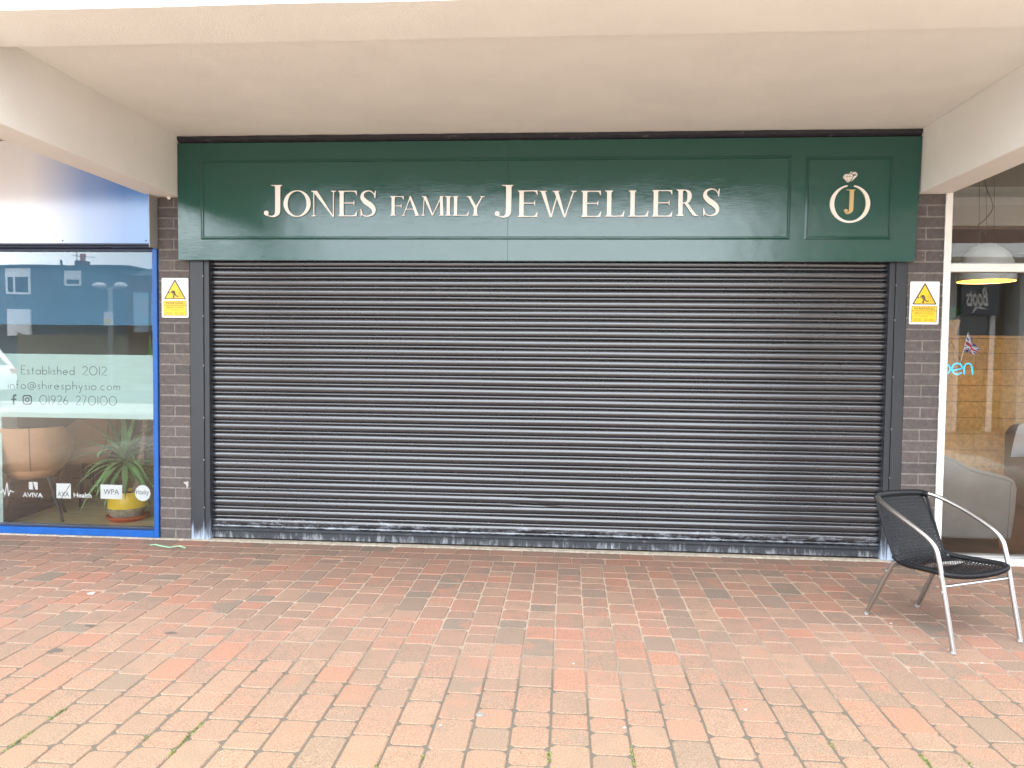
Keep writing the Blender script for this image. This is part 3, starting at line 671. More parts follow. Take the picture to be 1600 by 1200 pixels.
def gL(w): x = T/2+.075; return stem(x, sr=.06)+arm(x, w-.035, 0, 1, .22)
def gI(w): return stem(w/2, sl=(w-T)/2, sr=(w-T)/2)
def gO(w):
    o = []
    for s in (0, 1):
        a = [-PI/2+PI*i/20+s*PI for i in range(21)]
        ou = [(w/2+w/2*math.cos(t), .5+.52*math.sin(t)) for t in a]; inn = [(w/2+(w/2-T*1.02)*math.cos(t), .5+(.52-.035)*math.sin(t)) for t in a]
        o.append(ou+inn[::-1])
    return o
def gN(w):
    l = .10; r = w-.10
    return [dia(l, l, .035), dia(r, r, .035, -.0), [(l-.06, 1), (l+.13, 1), (r+.0175, -.02), (r-.03, -.02)], ser(l, 0, 1, .1, .1), ser(r, 1, -1, .1, .1), ser(l-.03, 1, -1, .07, .06)]
def gM(w):
    l = .115; r = w-.13; mdl = w*.49
    return [dia(l-.02, l+.03, .04), [(r-T/2+.02, 0), (r+T/2+.02, 0), (r+T/2-.035, 1), (r-T/2-.01, 1)], [(l-.03, 1), (l+.13, 1), (mdl+.04, .02), (mdl-.03, .02)], [(mdl-.02, .02), (mdl+.025, .02), (r+.02, 1), (r-.035, 1)],
            ser(l-.02, 0, 1, .095, .095), ser(r+.02, 0, 1, .15, .11), ser(l-.0, 1, -1, .08, .06), ser(r+.0, 1, -1, .05, .12)]
def gA(w):
    a = w*.47
    return [[(.075, 0), (.115, 0), (a+.03, 1.0), (a-.01, 1.04)], [(w-.10-T/2-.03, 0), (w-.10+T/2-.02, 0), (a+.03, 1.04), (a-.06, 1.0)], [(.2, .33), (w*.68, .33), (w*.66, .33+th), (.215, .33+th)], ser(.095, 0, 1, .095, .1), ser(w-.125, 0, 1, .14, .125)]
def gY(w):
    c = w*.5
    return stem(c, y1=.46, top=False)+[[(c-T/2, .40), (c+T/2, .40), (.10+T/2+.01, 1), (.10-T/2+.04, 1)], [(c-.01, .44), (c+T/2, .42), (w-.09, 1), (w-.135, 1)], ser(.12, 1, -1, .12, .15), ser(w-.11, 1, -1, .10, .11)]
def gW(w):
    a, b_, c_ = w*.315, w*.685, w*.44
    return [[(a-.03, -.02), (a+.03, -.02), (.10+T/2+.03, 1), (.10-T/2+.03, 1)], [(a-.02, -.02), (a+.025, -.02), (c_+.085, .86), (c_+.045, .86)],
            [(b_-.03, -.02), (b_+.03, -.02), (c_+T/2+.01, 1), (c_-T/2+.01, 1)], [(b_-.02, -.02), (b_+.025, -.02), (w-.085, 1), (w-.13, 1)], ser(.13, 1, -1, .13, .14), ser(c_+.01, 1, -1, .13, .13), ser(w-.105, 1, -1, .11, .105)]
def gR(w):
    x = T/2+.07; o = stem(x, sr=.06)
    o.append(ribbon([(x, .985), (x+.17, .975), (x+.30, .90), (x+.335, .745), (x+.29, .57), (x+.17, .50), (x, .487)], [.03, .035, .12, .165, .11, .035, .03]))
    o.append([(x+.13, .50), (x+.24, .53), (w-.07, .04), (w, .03), (w, 0), (w-.13, 0), (w-.2, .03)]); return o
def gS(w):
    o = [ribbon([(w*.88, .80), (w*.74, .93), (w*.50, .985), (w*.22, .91), (w*.15, .74), (w*.33, .58), (w*.63, .44), (w*.83, .28), (w*.78, .10), (w*.48, .018), (w*.20, .06), (w*.09, .21)],
                 [.02, .035, .04, .085, .15, .185, .19, .155, .085, .04, .035, .02])]
    o.append([(w*.875, .70), (w*.92, .70), (w*.955, 1.0), (w*.925, 1.0), (w*.84, .86)]); o.append([(w*.06, -.0), (w*.09, .0), (w*.16, .13), (w*.085, .30), (w*.05, .30)])
    return o
def gJ(w):
    x = w-T/2-.055
    o = [[(x-T/2, .2), (x+T/2, .2), (x+T/2, 1), (x-T/2, 1)], [(x-T/2-.13, 1), (x+T/2+.055, 1), (x+T/2+.055, .982), (x+T/2+.015, .97), (x+T/2, .93), (x-T/2, .93), (x-T/2-.02, .97), (x-T/2-.13, .982)]]
    o.append(ribbon([(x, .22), (x-.015, .13), (x-.08, .05), (x-.20, .018), (.075, .07), (.05, .12)], [T, .155, .09, .035, .03, .03]))
    o.append(circ(.075, .125, .075, 18)); return o
G = dict(J=gJ, O=gO, N=gN, E=gE, S=gS, F=gF, A=gA, M=gM, I=gI, L=gL, Y=gY, W=gW, R=gR)
LET = [('J', 412.5, 440.5, 289, 339), ('O', 443, 485.5, 298, 338), ('N', 486.5, 525, 298, 338), ('E', 528.5, 558.5, 298, 338), ('S', 562, 588.5, 297.5, 338.5),
       ('F', 609.5, 631, 306.5, 337), ('A', 627.5, 656, 307.5, 337), ('M', 658.5, 694, 306.5, 337), ('I', 695, 706, 306.5, 337), ('L', 707, 733, 306.5, 337), ('Y', 729, 757, 306.5, 337),
       ('J', 773, 802, 289, 340), ('E', 809, 841, 297.5, 339), ('W', 842.5, 901, 298, 339), ('E', 908, 940, 298, 339), ('L', 945, 976.5, 297.5, 338.5), ('L', 981.5, 1014, 297.5, 338.5), ('E', 1018.5, 1051.5, 297, 338.5), ('R', 1056.5, 1091.5, 296, 337.5), ('S', 1097, 1126, 294.5, 337.5)]
for (ch, u0, u1, v0, v1) in LET:
    a, c = at(u0, v1, SY-.012), at(u1, v0, SY-.012); hgt = c.z-a.z; wd = (c.x-a.x)/hgt
    b = MB()
    for k_, pl in enumerate(G[ch](wd)):
        pts = [(a.x+p[0]*hgt, a.z+p[1]*hgt) for p in pl]
        f0 = SY-.012-.00012*k_; n = len(pts)
        vs = [(p[0], f0, p[1]) for p in pts]+[(p[0], SY+.002, p[1]) for p in pts]
        b.add(vs, [tuple(range(n))], 0); b.f += [tuple(len(b.v)-2*n+q for q in (i, i+n, (i+1) % n+n, (i+1) % n)) for i in range(n)]; b.mi += [1]*n
    b.obj('letter', [m_letter, m_letside], sg)
# ring emblem with its stone and the gold J
ec = at(1328.5, 318, SY-.012); e1 = at(1360, 318, SY-.012); er = (e1.x-ec.x)
b = MB()
for s in (0, 1):
    a0, a1 = (PI/2+.17, 3*PI/2) if s == 0 else (-PI/2, PI/2-.20)
    aa = [a0+(a1-a0)*i/26 for i in range(27)]
    ou = [(ec.x+er*math.cos(t), ec.z+er*.965*math.sin(t)-.002) for t in aa]
    inn = [(ec.x+er*(.79)*math.cos(t), ec.z+er*(.885)*math.sin(t)+.001) for t in aa]
    b.prism(ou+inn[::-1], SY-.010-.0001*s, SY+.002)
b.obj('ring_emblem', m_letter, sg)
def diamond(cx, cz, s, sq=1, tilt=0):
    T_ = lambda p: (cx+(p[0]*math.cos(tilt)-p[1]*math.sin(tilt))*s*sq, cz+(p[0]*math.sin(tilt)+p[1]*math.cos(tilt))*s)
    g_ = .045
    F = [[(-1, .5), (-.62, .95), (-.35, .5)], [(-.52, .98), (-.06, .98), (-.26, .56)], [(.06, .98), (.52, .98), (.26, .56)], [(1, .5), (.62, .95), (.35, .5)], [(-.02, .93), (.2, .53), (-.2, .53)],
         [(-1, .40), (-.36, .40), (-.10, -.62)], [(-.27, .42), (.27, .42), (0, -.66)], [(1, .40), (.36, .40), (.10, -.62)]]
    return [[T_(p) for p in f] for f in F]
b = MB(); dc = at(1325.5, 280, SY-.012)
for i, f in enumerate(diamond(dc.x, dc.z+.002, .043, .95, .06)+[[(dc.x+.043*p[0], dc.z+.043*p[1]) for p in q] for q in ([(.62, 1.0), (.95, 1.35), (1.25, 1.0)], [(.35, 1.12), (.82, 1.42), (.42, 1.42)], [(1.02, 1.38), (1.45, 1.38), (1.36, 1.02)], [(1.55, 1.28), (1.75, .80), (1.42, .85)], [(1.10, .66), (1.72, .70), (.62, -.45)], [(.98, .40), (.40, -.35), (.30, -.55)])]): b.prism([(dc.x+(p[0]-dc.x)*.86, dc.z+(p[1]-dc.z)*.86) for p in f], SY-.0105-.0001*i, SY+.002)
b.obj('diamond_emblem', m_letter, sg)
a, c = at(1319, 334, SY-.012), at(1336.5, 296, SY-.012); b = MB(); hgt = c.z-a.z; wd = (c.x-a.x)/hgt
for k_, pl in enumerate(gJ(wd)): b.prism([(a.x+p[0]*hgt+(.012*hgt*p[1]), a.z+p[1]*hgt) for p in pl], SY-.010-.00012*k_, SY+.002)
b.obj('letter', m_gold, sg, label='gold letter J inside the ring emblem')

# ------------------------------------------------------------------ text helper
def text(name, s, x0, x1, z0, z1, y, ma, parent, depth=.0006, shear=0, spacing=1, offset=0):
    cu = bpy.data.curves.new(name, 'FONT'); cu.body = s; cu.size = 1; cu.extrude = .5; cu.space_character = spacing; cu.shear = shear; cu.offset = offset; cu.resolution_u = 4
    o = bpy.data.objects.new(name, cu); COL.objects.link(o); dg = bpy.context.evaluated_depsgraph_get()
    me = bpy.data.meshes.new_from_object(o.evaluated_get(dg)); bpy.data.objects.remove(o)
    xs_ = [v.co.x for v in me.vertices]; ys_ = [v.co.y for v in me.vertices]
    ax, bx, ay, by = min(xs_), max(xs_), min(ys_), max(ys_)
    sx = (x1-x0)/(bx-ax); sz = (z1-z0)/(by-ay)
    for v in me.vertices:
        c_ = v.co.copy(); v.co = Vector((x0+(c_.x-ax)*sx, y-depth*(c_.z+.5), z0+(c_.y-ay)*sz))
    me.materials.clear(); me.materials.append(ma); me.update()
    return put(name, me, parent)

# ------------------------------------------------------------------ warning signs
def rrect(x0, x1, z0, z1, r, n=5):
    o = []
    for (cx, cz, a) in ((x1-r, z1-r, 0), (x0+r, z1-r, 1), (x0+r, z0+r, 2), (x1-r, z0+r, 3)):
        o += [(cx+r*math.cos(a*PI/2+PI/2*i/n), cz+r*math.sin(a*PI/2+PI/2*i/n)) for i in range(n+1)]
    return o
def warning(u0, u1, v0, v1, label):
    y = -.010; a, c = at(u0, v1, y), at(u1, v0, y); x0, x1, z0, z1 = a.x, c.x, a.z, c.z; W, Hh = x1-x0, z1-z0
    P = empty('warning_sign', ((x0+x1)/2, y, z0), label, 'warning sign', 'smoke screen warning signs on the brick piers')
    X = lambda t: x0+W*t
    Z = lambda t: z0+Hh*t
    o = MB().prism(rrect(x0, x1, z0, z1, .008), y, y+.007).obj('plate', m_signw, P)
    b = MB(); b.prism([(X(.10), Z(.462)), (X(.90), Z(.462)), (X(.915), Z(.475)), (X(.52), Z(.955)), (X(.50), Z(.96)), (X(.48), Z(.955)), (X(.085), Z(.475))], y-.0008, y+.001); b.prism(rrect(X(.065), X(.935), Z(.045), Z(.43), .007), y-.0008, y+.001); b.obj('black_border', m_signk, P)
    b = MB(); b.prism([(X(.145), Z(.487)), (X(.855), Z(.487)), (X(.50), Z(.915))], y-.0014, y+.001); b.prism(rrect(X(.085), X(.915), Z(.055), Z(.305), .005), y-.0014, y+.001); b.prism(rrect(X(.085), X(.915), Z(.318), Z(.42), .004), y-.0014, y+.001); b.obj('yellow_field', m_signy, P)
    text('warning_lettering', 'WARNING', X(.14), X(.86), Z(.334), Z(.402), y-.0015, m_signk, P, offset=.007)
    text('notice_lettering', 'SMOKE SCREEN', X(.17), X(.83), Z(.242), Z(.280), y-.0015, m_signr, P, offset=.004)
    text('small_lettering', 'SECURITY SMOKE SYSTEM', X(.15), X(.85), Z(.20), Z(.22), y-.0015, m_signr, P)
    text('small_lettering', 'INSTALLED', X(.37), X(.63), Z(.165), Z(.185), y-.0015, m_signr, P)
    b = MB()
    for zt_ in (.115, .08):
        for (s0, s1) in ((.14, .40), (.50, .62), (.66, .84)): b.prism([(X(s0), Z(zt_)), (X(s1), Z(zt_)), (X(s1), Z(zt_+.011)), (X(s0), Z(zt_+.011))], y-.0019, y+.001)
    b.obj('fine_print', m_signr, P)
    b = MB()   # fleeing figure and smoke puffs
    for pts, wd_ in (([(.36, .615), (.38, .66), (.45, .67), (.50, .64)], [.03, .035, .05, .05]), ([(.42, .665), (.47, .63), (.49, .585), (.50, .56)], [.06, .075, .07, .05]), ([(.48, .585), (.455, .55), (.47, .51), (.42, .505)], [.05, .045, .035, .025]), ([(.50, .58), (.55, .55), (.60, .535), (.635, .55)], [.05, .045, .035, .025]), ([(.43, .66), (.41, .62), (.43, .59)], [.035, .03, .025])):
        b.prism(ribbon([(X(p[0]), Z(p[1])) for p in pts], [q*W for q in wd_], 4), y-.0019-.00004*len(b.f) % .0004, y+.001)
    b.prism(circ(X(.285), Z(.625), W*.027, 10), y-.0021, y+.001)
    b.obj('figure', m_signk, P)
    b = MB(); k = 0
    for (cx, cz, r) in ((.58, .62, .05), (.645, .665, .05), (.67, .585, .055), (.745, .545, .045), (.64, .53, .035), (.715, .62, .04)):
        for i in range(5):
            a0 = i*1.257+k; seg = [(X(cx)+W*r*math.cos(a0+1.0*j/5), Z(cz)+W*r*math.sin(a0+1.0*j/5)) for j in range(6)]
            b.prism(ribbon(seg, .0015, smooth=False), y-.0019-.00004*k, y+.001); k += 1
    b.obj('smoke_puffs', m_signk, P)
    sc = MB()
    for (t1, t2) in ((.06, .965), (.94, .965), (.06, .03), (.94, .03)): sc.prism(circ(X(t1), Z(t2), .0028, 8), y-.0018, y+.001)
    sc.obj('fixing_screw', m_alu, P)
warning(253, 294, 434.5, 496, 'yellow smoke screen warning sign on the left brick pier beside the blue frame')
warning(1420.5, 1468.5, 440, 506.5, 'yellow smoke screen warning sign on the right brick pier beside the white frame')

# ------------------------------------------------------------------ left shop front
fx0 = -8.6
lf = empty('shop_fascia', (-6, -.115, 2.33), 'glossy blue and white gradient fascia panel above the left window', 'fascia sign')
FY = -.115
zf0 = at(120, 380, FY).z; zf1 = at(0, 218, FY).z+.02
xe = at(233, 345, FY).x
m_grad = gradient_mat('fascia_print', [(0, (.62, .58, .56)), (.30, (.60, .57, .58)), (.62, (.16, .24, .46)), (.85, (.03, .13, .38)), (1, (.008, .14, .42))], at(-30, 300, FY).x, xe, .3)
MB().box(fx0, xe-.002, FY, FY+.02, zf0, ZC-.04).obj('panel', m_grad, lf)
MB().box(xe, xe+.004, FY-.004, -.002, zf0-.03, ZC-.04).obj('end_cap', m_alu, lf)
b = MB(); b.box(fx0, xe-.001, FY-.002, .02, zf0-.010, zf0-.001); b.box(fx0, xe+.0, FY+.05, .02, zf0-.022, zf0-.011); b.obj('head_rail', m_dkblue, lf)
sc = MB()
for (u, v) in ((228, 376), (98, 376), (-40, 376)):
    p = at(u, v, FY); sc.prism(circ(p.x, p.z, .006, 12), FY-.002, FY+.001)
sc.obj('fixing_screw', m_dkblue, lf)
GY = .030
lw = empty('shop_window', (-6, GY, 0), 'blue framed shop window with frosted band and small white logos', 'shop window')
zh = at(120, 389, GY).z+.02
MB().box(-3.250, -3.211, -.015, .07, .004, zf0-.023, bev=.003).obj('frame_post', m_blue, lw)
MB().box(fx0, -3.252, -.012, .07, .006, .062, bev=.003).obj('frame_bottom_rail', m_blue, lw)
MB().box(fx0, -3.252, .0, .07, .064, .078, bev=.002).obj('glazing_bead', m_dkblue, lw)
MB().box(fx0, -3.252, .0, .07, zf0-.044, zf0-.024, bev=.002).obj('frame_head', m_dkblue, lw)
MB().box(fx0, -3.252, GY, GY+.006, .078, zf0-.044).obj('glass_pane', m_glass, lw)
zm0, zm1 = at(100, 653, GY+.012).z, at(100, 553.5, GY+.012).z; zt0 = at(100, 507.5, GY+.012).z
ft = .0012
MB().box(fx0, -3.253, GY+.012, GY+.012+ft, zm0, zm1).obj('frosted_film', m_film, lw)
xm = at(3, 700, GY+.012).x
MB().box(fx0, xm, GY+.012, GY+.012+ft, .08, zm0-.001).obj('frosted_film', m_film, lw)
MB().box(fx0, -3.253, GY+.012, GY+.012+ft, zt0, zf0-.044).obj('blue_tint_film', m_tint, lw)
# thin single-stroke lettering cut in the film
def arcp(cx, cy, r, a0, a1, n=12, ry=None):
    ry = r if ry is None else ry
    return [(cx+r*math.cos(math.radians(a0+(a1-a0)*i/n)), cy+ry*math.sin(math.radians(a0+(a1-a0)*i/n))) for i in range(n+1)]
xh = .5
GL = {
 'E': (.42, [[(.42, 1), (0, 1), (0, 0), (.42, 0)], [(0, .55), (.36, .55)]]),
 's': (.26, [[(.25, .44), (.19, .49), (.09, .49), (.03, .42), (.06, .32), (.2, .22), (.24, .1), (.17, .01), (.07, .0), (.0, .07)]]),
 't': (.26, [[(.13, .8), (.13, 0)], [(0, .5), (.26, .5)]]),
 'a': (.5, [arcp(.25, .25, .25, 0, 360, 18), [(.5, .5), (.5, 0)]]),
 'b': (.5, [arcp(.25, .25, .25, 0, 360, 18), [(0, 1), (0, 0)]]),
 'l': (.0, [[(0, 1), (0, 0)]]),
 'i': (.0, [[(0, .5), (0, 0)], [(0, .68), (0, .73)]]),
 'h': (.4, [[(0, 1), (0, 0)], [(0, .3)]+arcp(.2, .3, .2, 180, 0, 10)+[(.4, 0)]]),
 'e': (.5, [[(0, .27), (.49, .27)]+arcp(.25, .25, .25, 5, 320, 16)]),
 'd': (.5, [arcp(.25, .25, .25, 0, 360, 18), [(.5, 1), (.5, 0)]]),
 '2': (.5, [arcp(.25, .74, .25, 165, -30, 12)+[(0, 0), (.52, 0)]]),
 '0': (.84, [arcp(.42, .5, .42, 0, 360, 24, .5)]),
 '1': (.06, [[(.04, 1), (.04, 0)]]),
 'n': (.4, [[(0, .5), (0, 0)], [(0, .3)]+arcp(.2, .3, .2, 180, 0, 10)+[(.4, 0)]]),
 'f': (.28, [[(.1, 0), (.1, .8)]+arcp(.24, .82, .14, 180, 80, 6), [(0, .5), (.25, .5)]]),
 'o': (.5, [arcp(.25, .25, .25, 0, 360, 18)]),
 '@': (.84, [arcp(.42, .35, .18, 0, 360, 14), [(.6, .5), (.6, .22)]+arcp(.70, .24, .10, 200, 330, 5)+arcp(.42, .35, .42, -5, 300, 22)]),
 'r': (.2, [[(0, .5), (0, 0)], [(0, .3), (.06, .45), (.2, .5)]]),
 'p': (.5, [arcp(.25, .25, .25, 0, 360, 18), [(0, .5), (0, -.4)]]),
 'y': (.4, [[(0, .5), (.2, .05)], [(.4, .5), (.1, -.38), (.0, -.38)]]),
 '.': (.03, [[(.0, .0), (.03, .03)]]),
 'c': (.44, [arcp(.25, .25, .25, 50, 310, 14)]),
 'm': (.6, [[(0, .5), (0, 0)], [(0, .34)]+arcp(.15, .34, .15, 180, 0, 8)+[(.3, 0)], [(.3, .34)]+arcp(.45, .34, .15, 180, 0, 8)+[(.6, 0)]]),
 '9': (.5, [arcp(.25, .72, .25, 0, 360, 16), [(.5, .72), (.46, .5), (.16, 0)]]),
 '6': (.5, [arcp(.25, .26, .25, 0, 360, 16), [(.0, .26), (.06, .5), (.34, 1)]]),
 '7': (.5, [[(0, 1), (.5, 1), (.14, 0)]]),
 ' ': (.5, [])}
def thin(name, s, u0, u1, vb, vt, y, ma, parent, wd=.0046, gap=.22):
    a, c = at(u0, vb, y), at(u1, vt, y); Hh = c.z-a.z
    tw = sum(GL[q][0] for q in s)+gap*(len(s)-1); sx = (c.x-a.x)/tw; x = a.x; b = MB(); k = 0
    for q in s:
        gw, st = GL[q]
        for pl in st:
            b.prism(ribbon([(x+p[0]*sx, a.z+p[1]*Hh) for p in pl], wd, smooth=False), y-.0004-.00002*(k % 9), y+.0003); k += 1
        x += (gw+gap)*sx
    return b.obj(name, ma, parent)
LY = GY+.0115
thin('film_lettering', 'Established 2012', 33.5, 166, 584.5, 573, LY, m_ink, lw)
thin('film_lettering', 'info@shiresphysio.com', 13, 187, 607, 596.5, LY, m_ink, lw)
thin('film_lettering', '01926 270100', 62, 182, 631.5, 619.5, LY, m_ink, lw)
def pz(u, v): p = at(u, v, LY); return (p.x, p.z)
b = MB()
def rb(pts, wpx, sm=True): b.prism(ribbon([pz(*p) for p in pts], wpx/194., smooth=sm), LY-.0005-.00003*len(b.f) % .0005, LY+.0003)
rb([(25.5, 617.5), (22, 618), (21.3, 621), (21.3, 632)], 2.9); rb([(17.5, 624), (25.5, 624)], 2.4, False); b.obj('social_logo', m_ink, lw)
b = MB()
rr = [pz(u, v) for (u, v) in ((35, 617), (50, 617), (50, 632), (35, 632))]
X0_, Z1_ = pz(35, 617.0); X1_, Z0_ = pz(50, 632.5); o_ = rrect(X0_, X1_, Z0_, Z1_, .022); i_ = rrect(X0_+.010, X1_-.010, Z0_+.010, Z1_-.010, .014)
n = len(o_)
for k_ in range(n): b.prism([o_[k_], o_[(k_+1) % n], i_[(k_+1) % n], i_[k_]], LY-.0005, LY+.0003)
cx_, cz_ = (X0_+X1_)/2, (Z0_+Z1_)/2; o_, i_ = circ(cx_, cz_, .0205, 20), circ(cx_, cz_, .0115, 20)
for k_ in range(20): b.prism([o_[k_], o_[(k_+1) % 20], i_[(k_+1) % 20], i_[k_]], LY-.0005, LY+.0003)
b.prism(circ(cx_+.022, cz_+.022, .0045, 8), LY-.0006, LY+.0003); b.obj('social_logo', m_ink, lw)
# insurer logos, white vinyl on the glass
b = MB(); _p = [pz(*p) for p in ((-3, 769), (3, 769), (5, 764), (7.5, 774), (11, 754), (13.5, 775), (16, 766), (18, 768), (22, 768.5))]
for _i in range(8): b.prism(ribbon([_p[_i], _p[_i+1]], .0085, smooth=False), LY-.0008-.00003*_i, LY)
b.obj('pulse_logo', m_whitev, lw)
(xa, z1_), (xb, z0_) = pz(45, 753), pz(59, 765)
b = MB(); b.prism([(xa, z1_), (xa+.030, z1_), (xa+.038, z0_), (xa, z0_)], LY-.0008, LY); b.prism([(xa+.036, z1_), (xb, z1_), (xb, z0_), (xa+.056, z0_)], LY-.0008, LY); b.obj('insurer_logo', m_whitev, lw)
(xa, z1_), (xb, z0_) = pz(35, 769.5), pz(67, 777.5); text('insurer_lettering', 'AVIVA', xa, xb, z0_, z1_, LY, m_whitev, lw, offset=.02)
(xa, z1_), (xb, z0_) = pz(88, 755), pz(111, 779); MB().prism([(xa, z0_), (xb, z0_), (xb, z1_), (xa, z1_)], LY-.0005, LY).obj('insurer_logo', m_whitev, lw)
b = MB(); b.prism([(xa+.040, z0_), (xa+.0455, z0_), (xb, z1_-.004), (xb, z1_), (xb-.004, z1_)], LY-.0008, LY); b.obj('insurer_logo', m_ink, lw)
(xc, zc1), (xd, zc0) = pz(90, 768), pz(108, 776); text('insurer_lettering', 'AXA', xc, xd, zc0, zc1, LY-.0007, m_ink, lw)
(xa, z1_), (xb, z0_) = pz(115, 769.5), pz(143, 778); text('insurer_lettering', 'Health', xa, xb, z0_, z1_, LY, m_whitev, lw, offset=.02)
(xa, z1_), (xb, z0_) = pz(157, 757), pz(191, 780); MB().prism([(xa, z0_), (xb, z0_), (xb, z1_), (xa, z1_)], LY-.0005, LY).obj('insurer_logo', m_whitev, lw)
(xc, zc1), (xd, zc0) = pz(162, 764), pz(186, 773); text('insurer_lettering', 'WPA', xc, xd, zc0, zc1, LY-.0007, m_ink, lw)
cx_, cz_ = pz(223, 770.5); MB().prism(circ(cx_, cz_, .064, 32), LY-.0005, LY).obj('insurer_logo', m_whitev, lw)
text('insurer_lettering', 'Vitality', cx_-.056, cx_+.056, cz_-.022, cz_+.026, LY-.0007, m_ink, lw, shear=.3)

# room behind the left window
def setk(o): o['kind'] = 'structure'; return o
setk(MB().box(fx0, -3.0, .08, 5, -.02, .03).obj('oak_floor', m_wood))
r_ = empty('clinic_room', (-6, 3, 0), 'pale walls of the clinic waiting room behind the blue framed window', 'room')
MB().box(fx0, -3.21, 3.4, 3.5, .032, 3.0).obj('back_wall', m_wall, r_); MB().box(-3.25, -3.22, .10, 3.38, .032, 3.0).obj('side_wall', m_wall, r_)
MB().box(fx0, -3.26, .10, 3.38, 2.75, 2.80).obj('ceiling', m_wall, r_); MB().box(fx0, fx0+.05, .10, 3.38, .032, 2.74).obj('side_wall', m_wall, r_)
dk = empty('reception_desk', (-5, 2.2, 0), 'dark brown reception desk at the back of the clinic room', 'desk')
x0, x1 = at(27, 700, 2.3).x, at(160, 700, 2.3).x
MB().box(x0, x1, 2.3, 2.9, .034, .90, bev=.004).obj('front_panel', m_dkdesk, dk); MB().box(x0-.03, x1+.03, 2.26, 2.94, .902, .94, bev=.004).obj('desk_top', m_dkdesk, dk)
ca, cb_ = gnd(-5, 797, .036), gnd(90, 788, .036)
rg = MB(); rg.add([(ca.x-.9, gnd(0, 819, .036).y, .036), gnd(10, 817, .036), gnd(92, 787, .036), gnd(60, 778, .036), gnd(-80, 778, .036)], [(0, 1, 2, 3, 4)])
rg2 = MB(); n0 = [tuple(v) for v in rg.v]; rg2.add(n0+[(v[0], v[1], v[2]-.006) for v in n0], [(0, 1, 2, 3, 4), (9, 8, 7, 6, 5)]+[(i, (i+1) % 5, (i+1) % 5+5, i+5) for i in range(5)])
props(rg2.obj('rug', m_rug), 'dark slate rug on the oak floor behind the tan chair', 'rug')
def tub_chair(c, rz, label, sc=1.):
    P = empty('tub_chair', c, label, 'armchair', 'tan leather tub chairs in the clinic', rz)
    # shell: closed back wrapping round to the arms; local +y is the sitting direction
    b = MB(); nu, nv = 28, 9; vs = []
    for th_ in (0, 1):
        for i in range(nu+1):
            a = math.radians(-28+236*i/nu)  # from right arm front around the back to left arm front
            k = math.sin(math.radians(180*i/nu)); hgt = .60+.21*(min(1, 1.5*max(0, math.sin(math.pi*(i/nu)))**1.6))
            for j in range(nv+1):
                t = j/nv; z = .40+(hgt-.40)*t
                rad = .205+.105*math.sin(t*PI/2)-(.018 if th_ else 0)
                if t < .25: rad -= .05*(1-t/.25)**2
                x = math.cos(a)*rad*1.0; y = -math.sin(a)*rad*.95-.02*t
                vs.append((x, y, z))
    A = (nu+1)*(nv+1); fs = []
    for i in range(nu):
        for j in range(nv):
            q = (i*(nv+1)+j, i*(nv+1)+j+1, (i+1)*(nv+1)+j+1, (i+1)*(nv+1)+j); fs.append(q); fs.append(tuple(A+z for z in q[::-1]))
        for j in (0, nv): q = (i*(nv+1)+j, (i+1)*(nv+1)+j); fs.append((q[0], q[1], A+q[1], A+q[0]))
    for i in (0, nu):
        for j in range(nv): q = (i*(nv+1)+j, i*(nv+1)+j+1); fs.append((q[0], q[1], A+q[1], A+q[0]))
    b.add(vs, fs); local('shell', b, m_leather, P, smooth=50)
    b = MB(); b.lathe([(.001, .36), (.13, .365), (.17, .385), (.195, .42), (.20, .465), (.17, .475), (.001, .48)], (0, 0, 0), 28); local('seat', b, m_leather, P, smooth=60)
    b = MB(); b.tube([(0, -.292-.0*t, .405+.40*t) if False else (0, -(.205+.105*math.sin(t*PI/2))*.95-.02*t-.003+(.05*(1-t/.25)**2 if t < .25 else 0), .40+(.41)*t) for t in [i/8 for i in range(9)]], .003, 5); local('seam', b, m_seam, P)
    for (sx, sy) in ((1, 1), (-1, 1), (1, -1), (-1, -1)):
        b = MB(); b.tube([(sx*.12, sy*.12, .38), (sx*.225, sy*.215, .0)], [.018, .011], 8); local('leg', b, m_leg, P)
    return P
c1 = gnd(50, 812, .033)
_g = gnd(49, 820, .033); tub_chair((_g.x-.215*math.sin(math.radians(33)), _g.y+.215*math.cos(math.radians(33)), .033), math.radians(33), 'tan leather tub chair nearest the window, seen from behind')
c2 = gnd(150, 803, .033); _y = c2.y+.55; tub_chair((at(136, 780, _y).x, _y, .033), math.radians(70), 'tan leather tub chair half hidden behind the yucca leaves')
# potted yucca
pc = gnd(197, 812, .033); PX, PYY = pc.x, pc.y+.02
sa = MB().lathe([(.001, .0), (.135, .0), (.165, .035), (.168, .042), (.158, .042), (.13, .012), (.001, .012)], (PX, PYY, .034), 32).obj('plant_saucer', m_terra, smooth=50)
props(sa, 'orange terracotta saucer under the yellow plant pot', 'saucer')
yu = empty('potted_yucca', (PX, PYY, .046), 'tall yucca in a yellow glazed pot on an orange saucer', 'potted plant')
MB().lathe([(.001, 0), (.105, 0), (.135, .03), (.150, .075), (.154, .10)], (PX, PYY, .047), 36).obj('pot_base', m_ybase, yu, smooth=50)
MB().lathe([(.154, .10), (.155, .14), (.150, .19), (.143, .235), (.134, .235), (.134, .19)], (PX, PYY, .047), 36).obj('pot', m_yellow, yu, smooth=50)
MB().lathe([(.001, .205), (.139, .20)], (PX, PYY, .047), 20).obj('soil', m_soil, yu)
def trunk(p0, p1, r):
    n = 16; pts = []; rs = []
    for i in range(n+1):
        t = i/n; p = Vector(p0).lerp(Vector(p1), t); p.x += .008*math.sin(t*6); pts.append(p); rs.append(r*(1-.15*t)*(1+.08*math.sin(i*2.2)))
    return MB().tube(pts, rs, 12).obj('trunk', m_bark, yu, smooth=60)
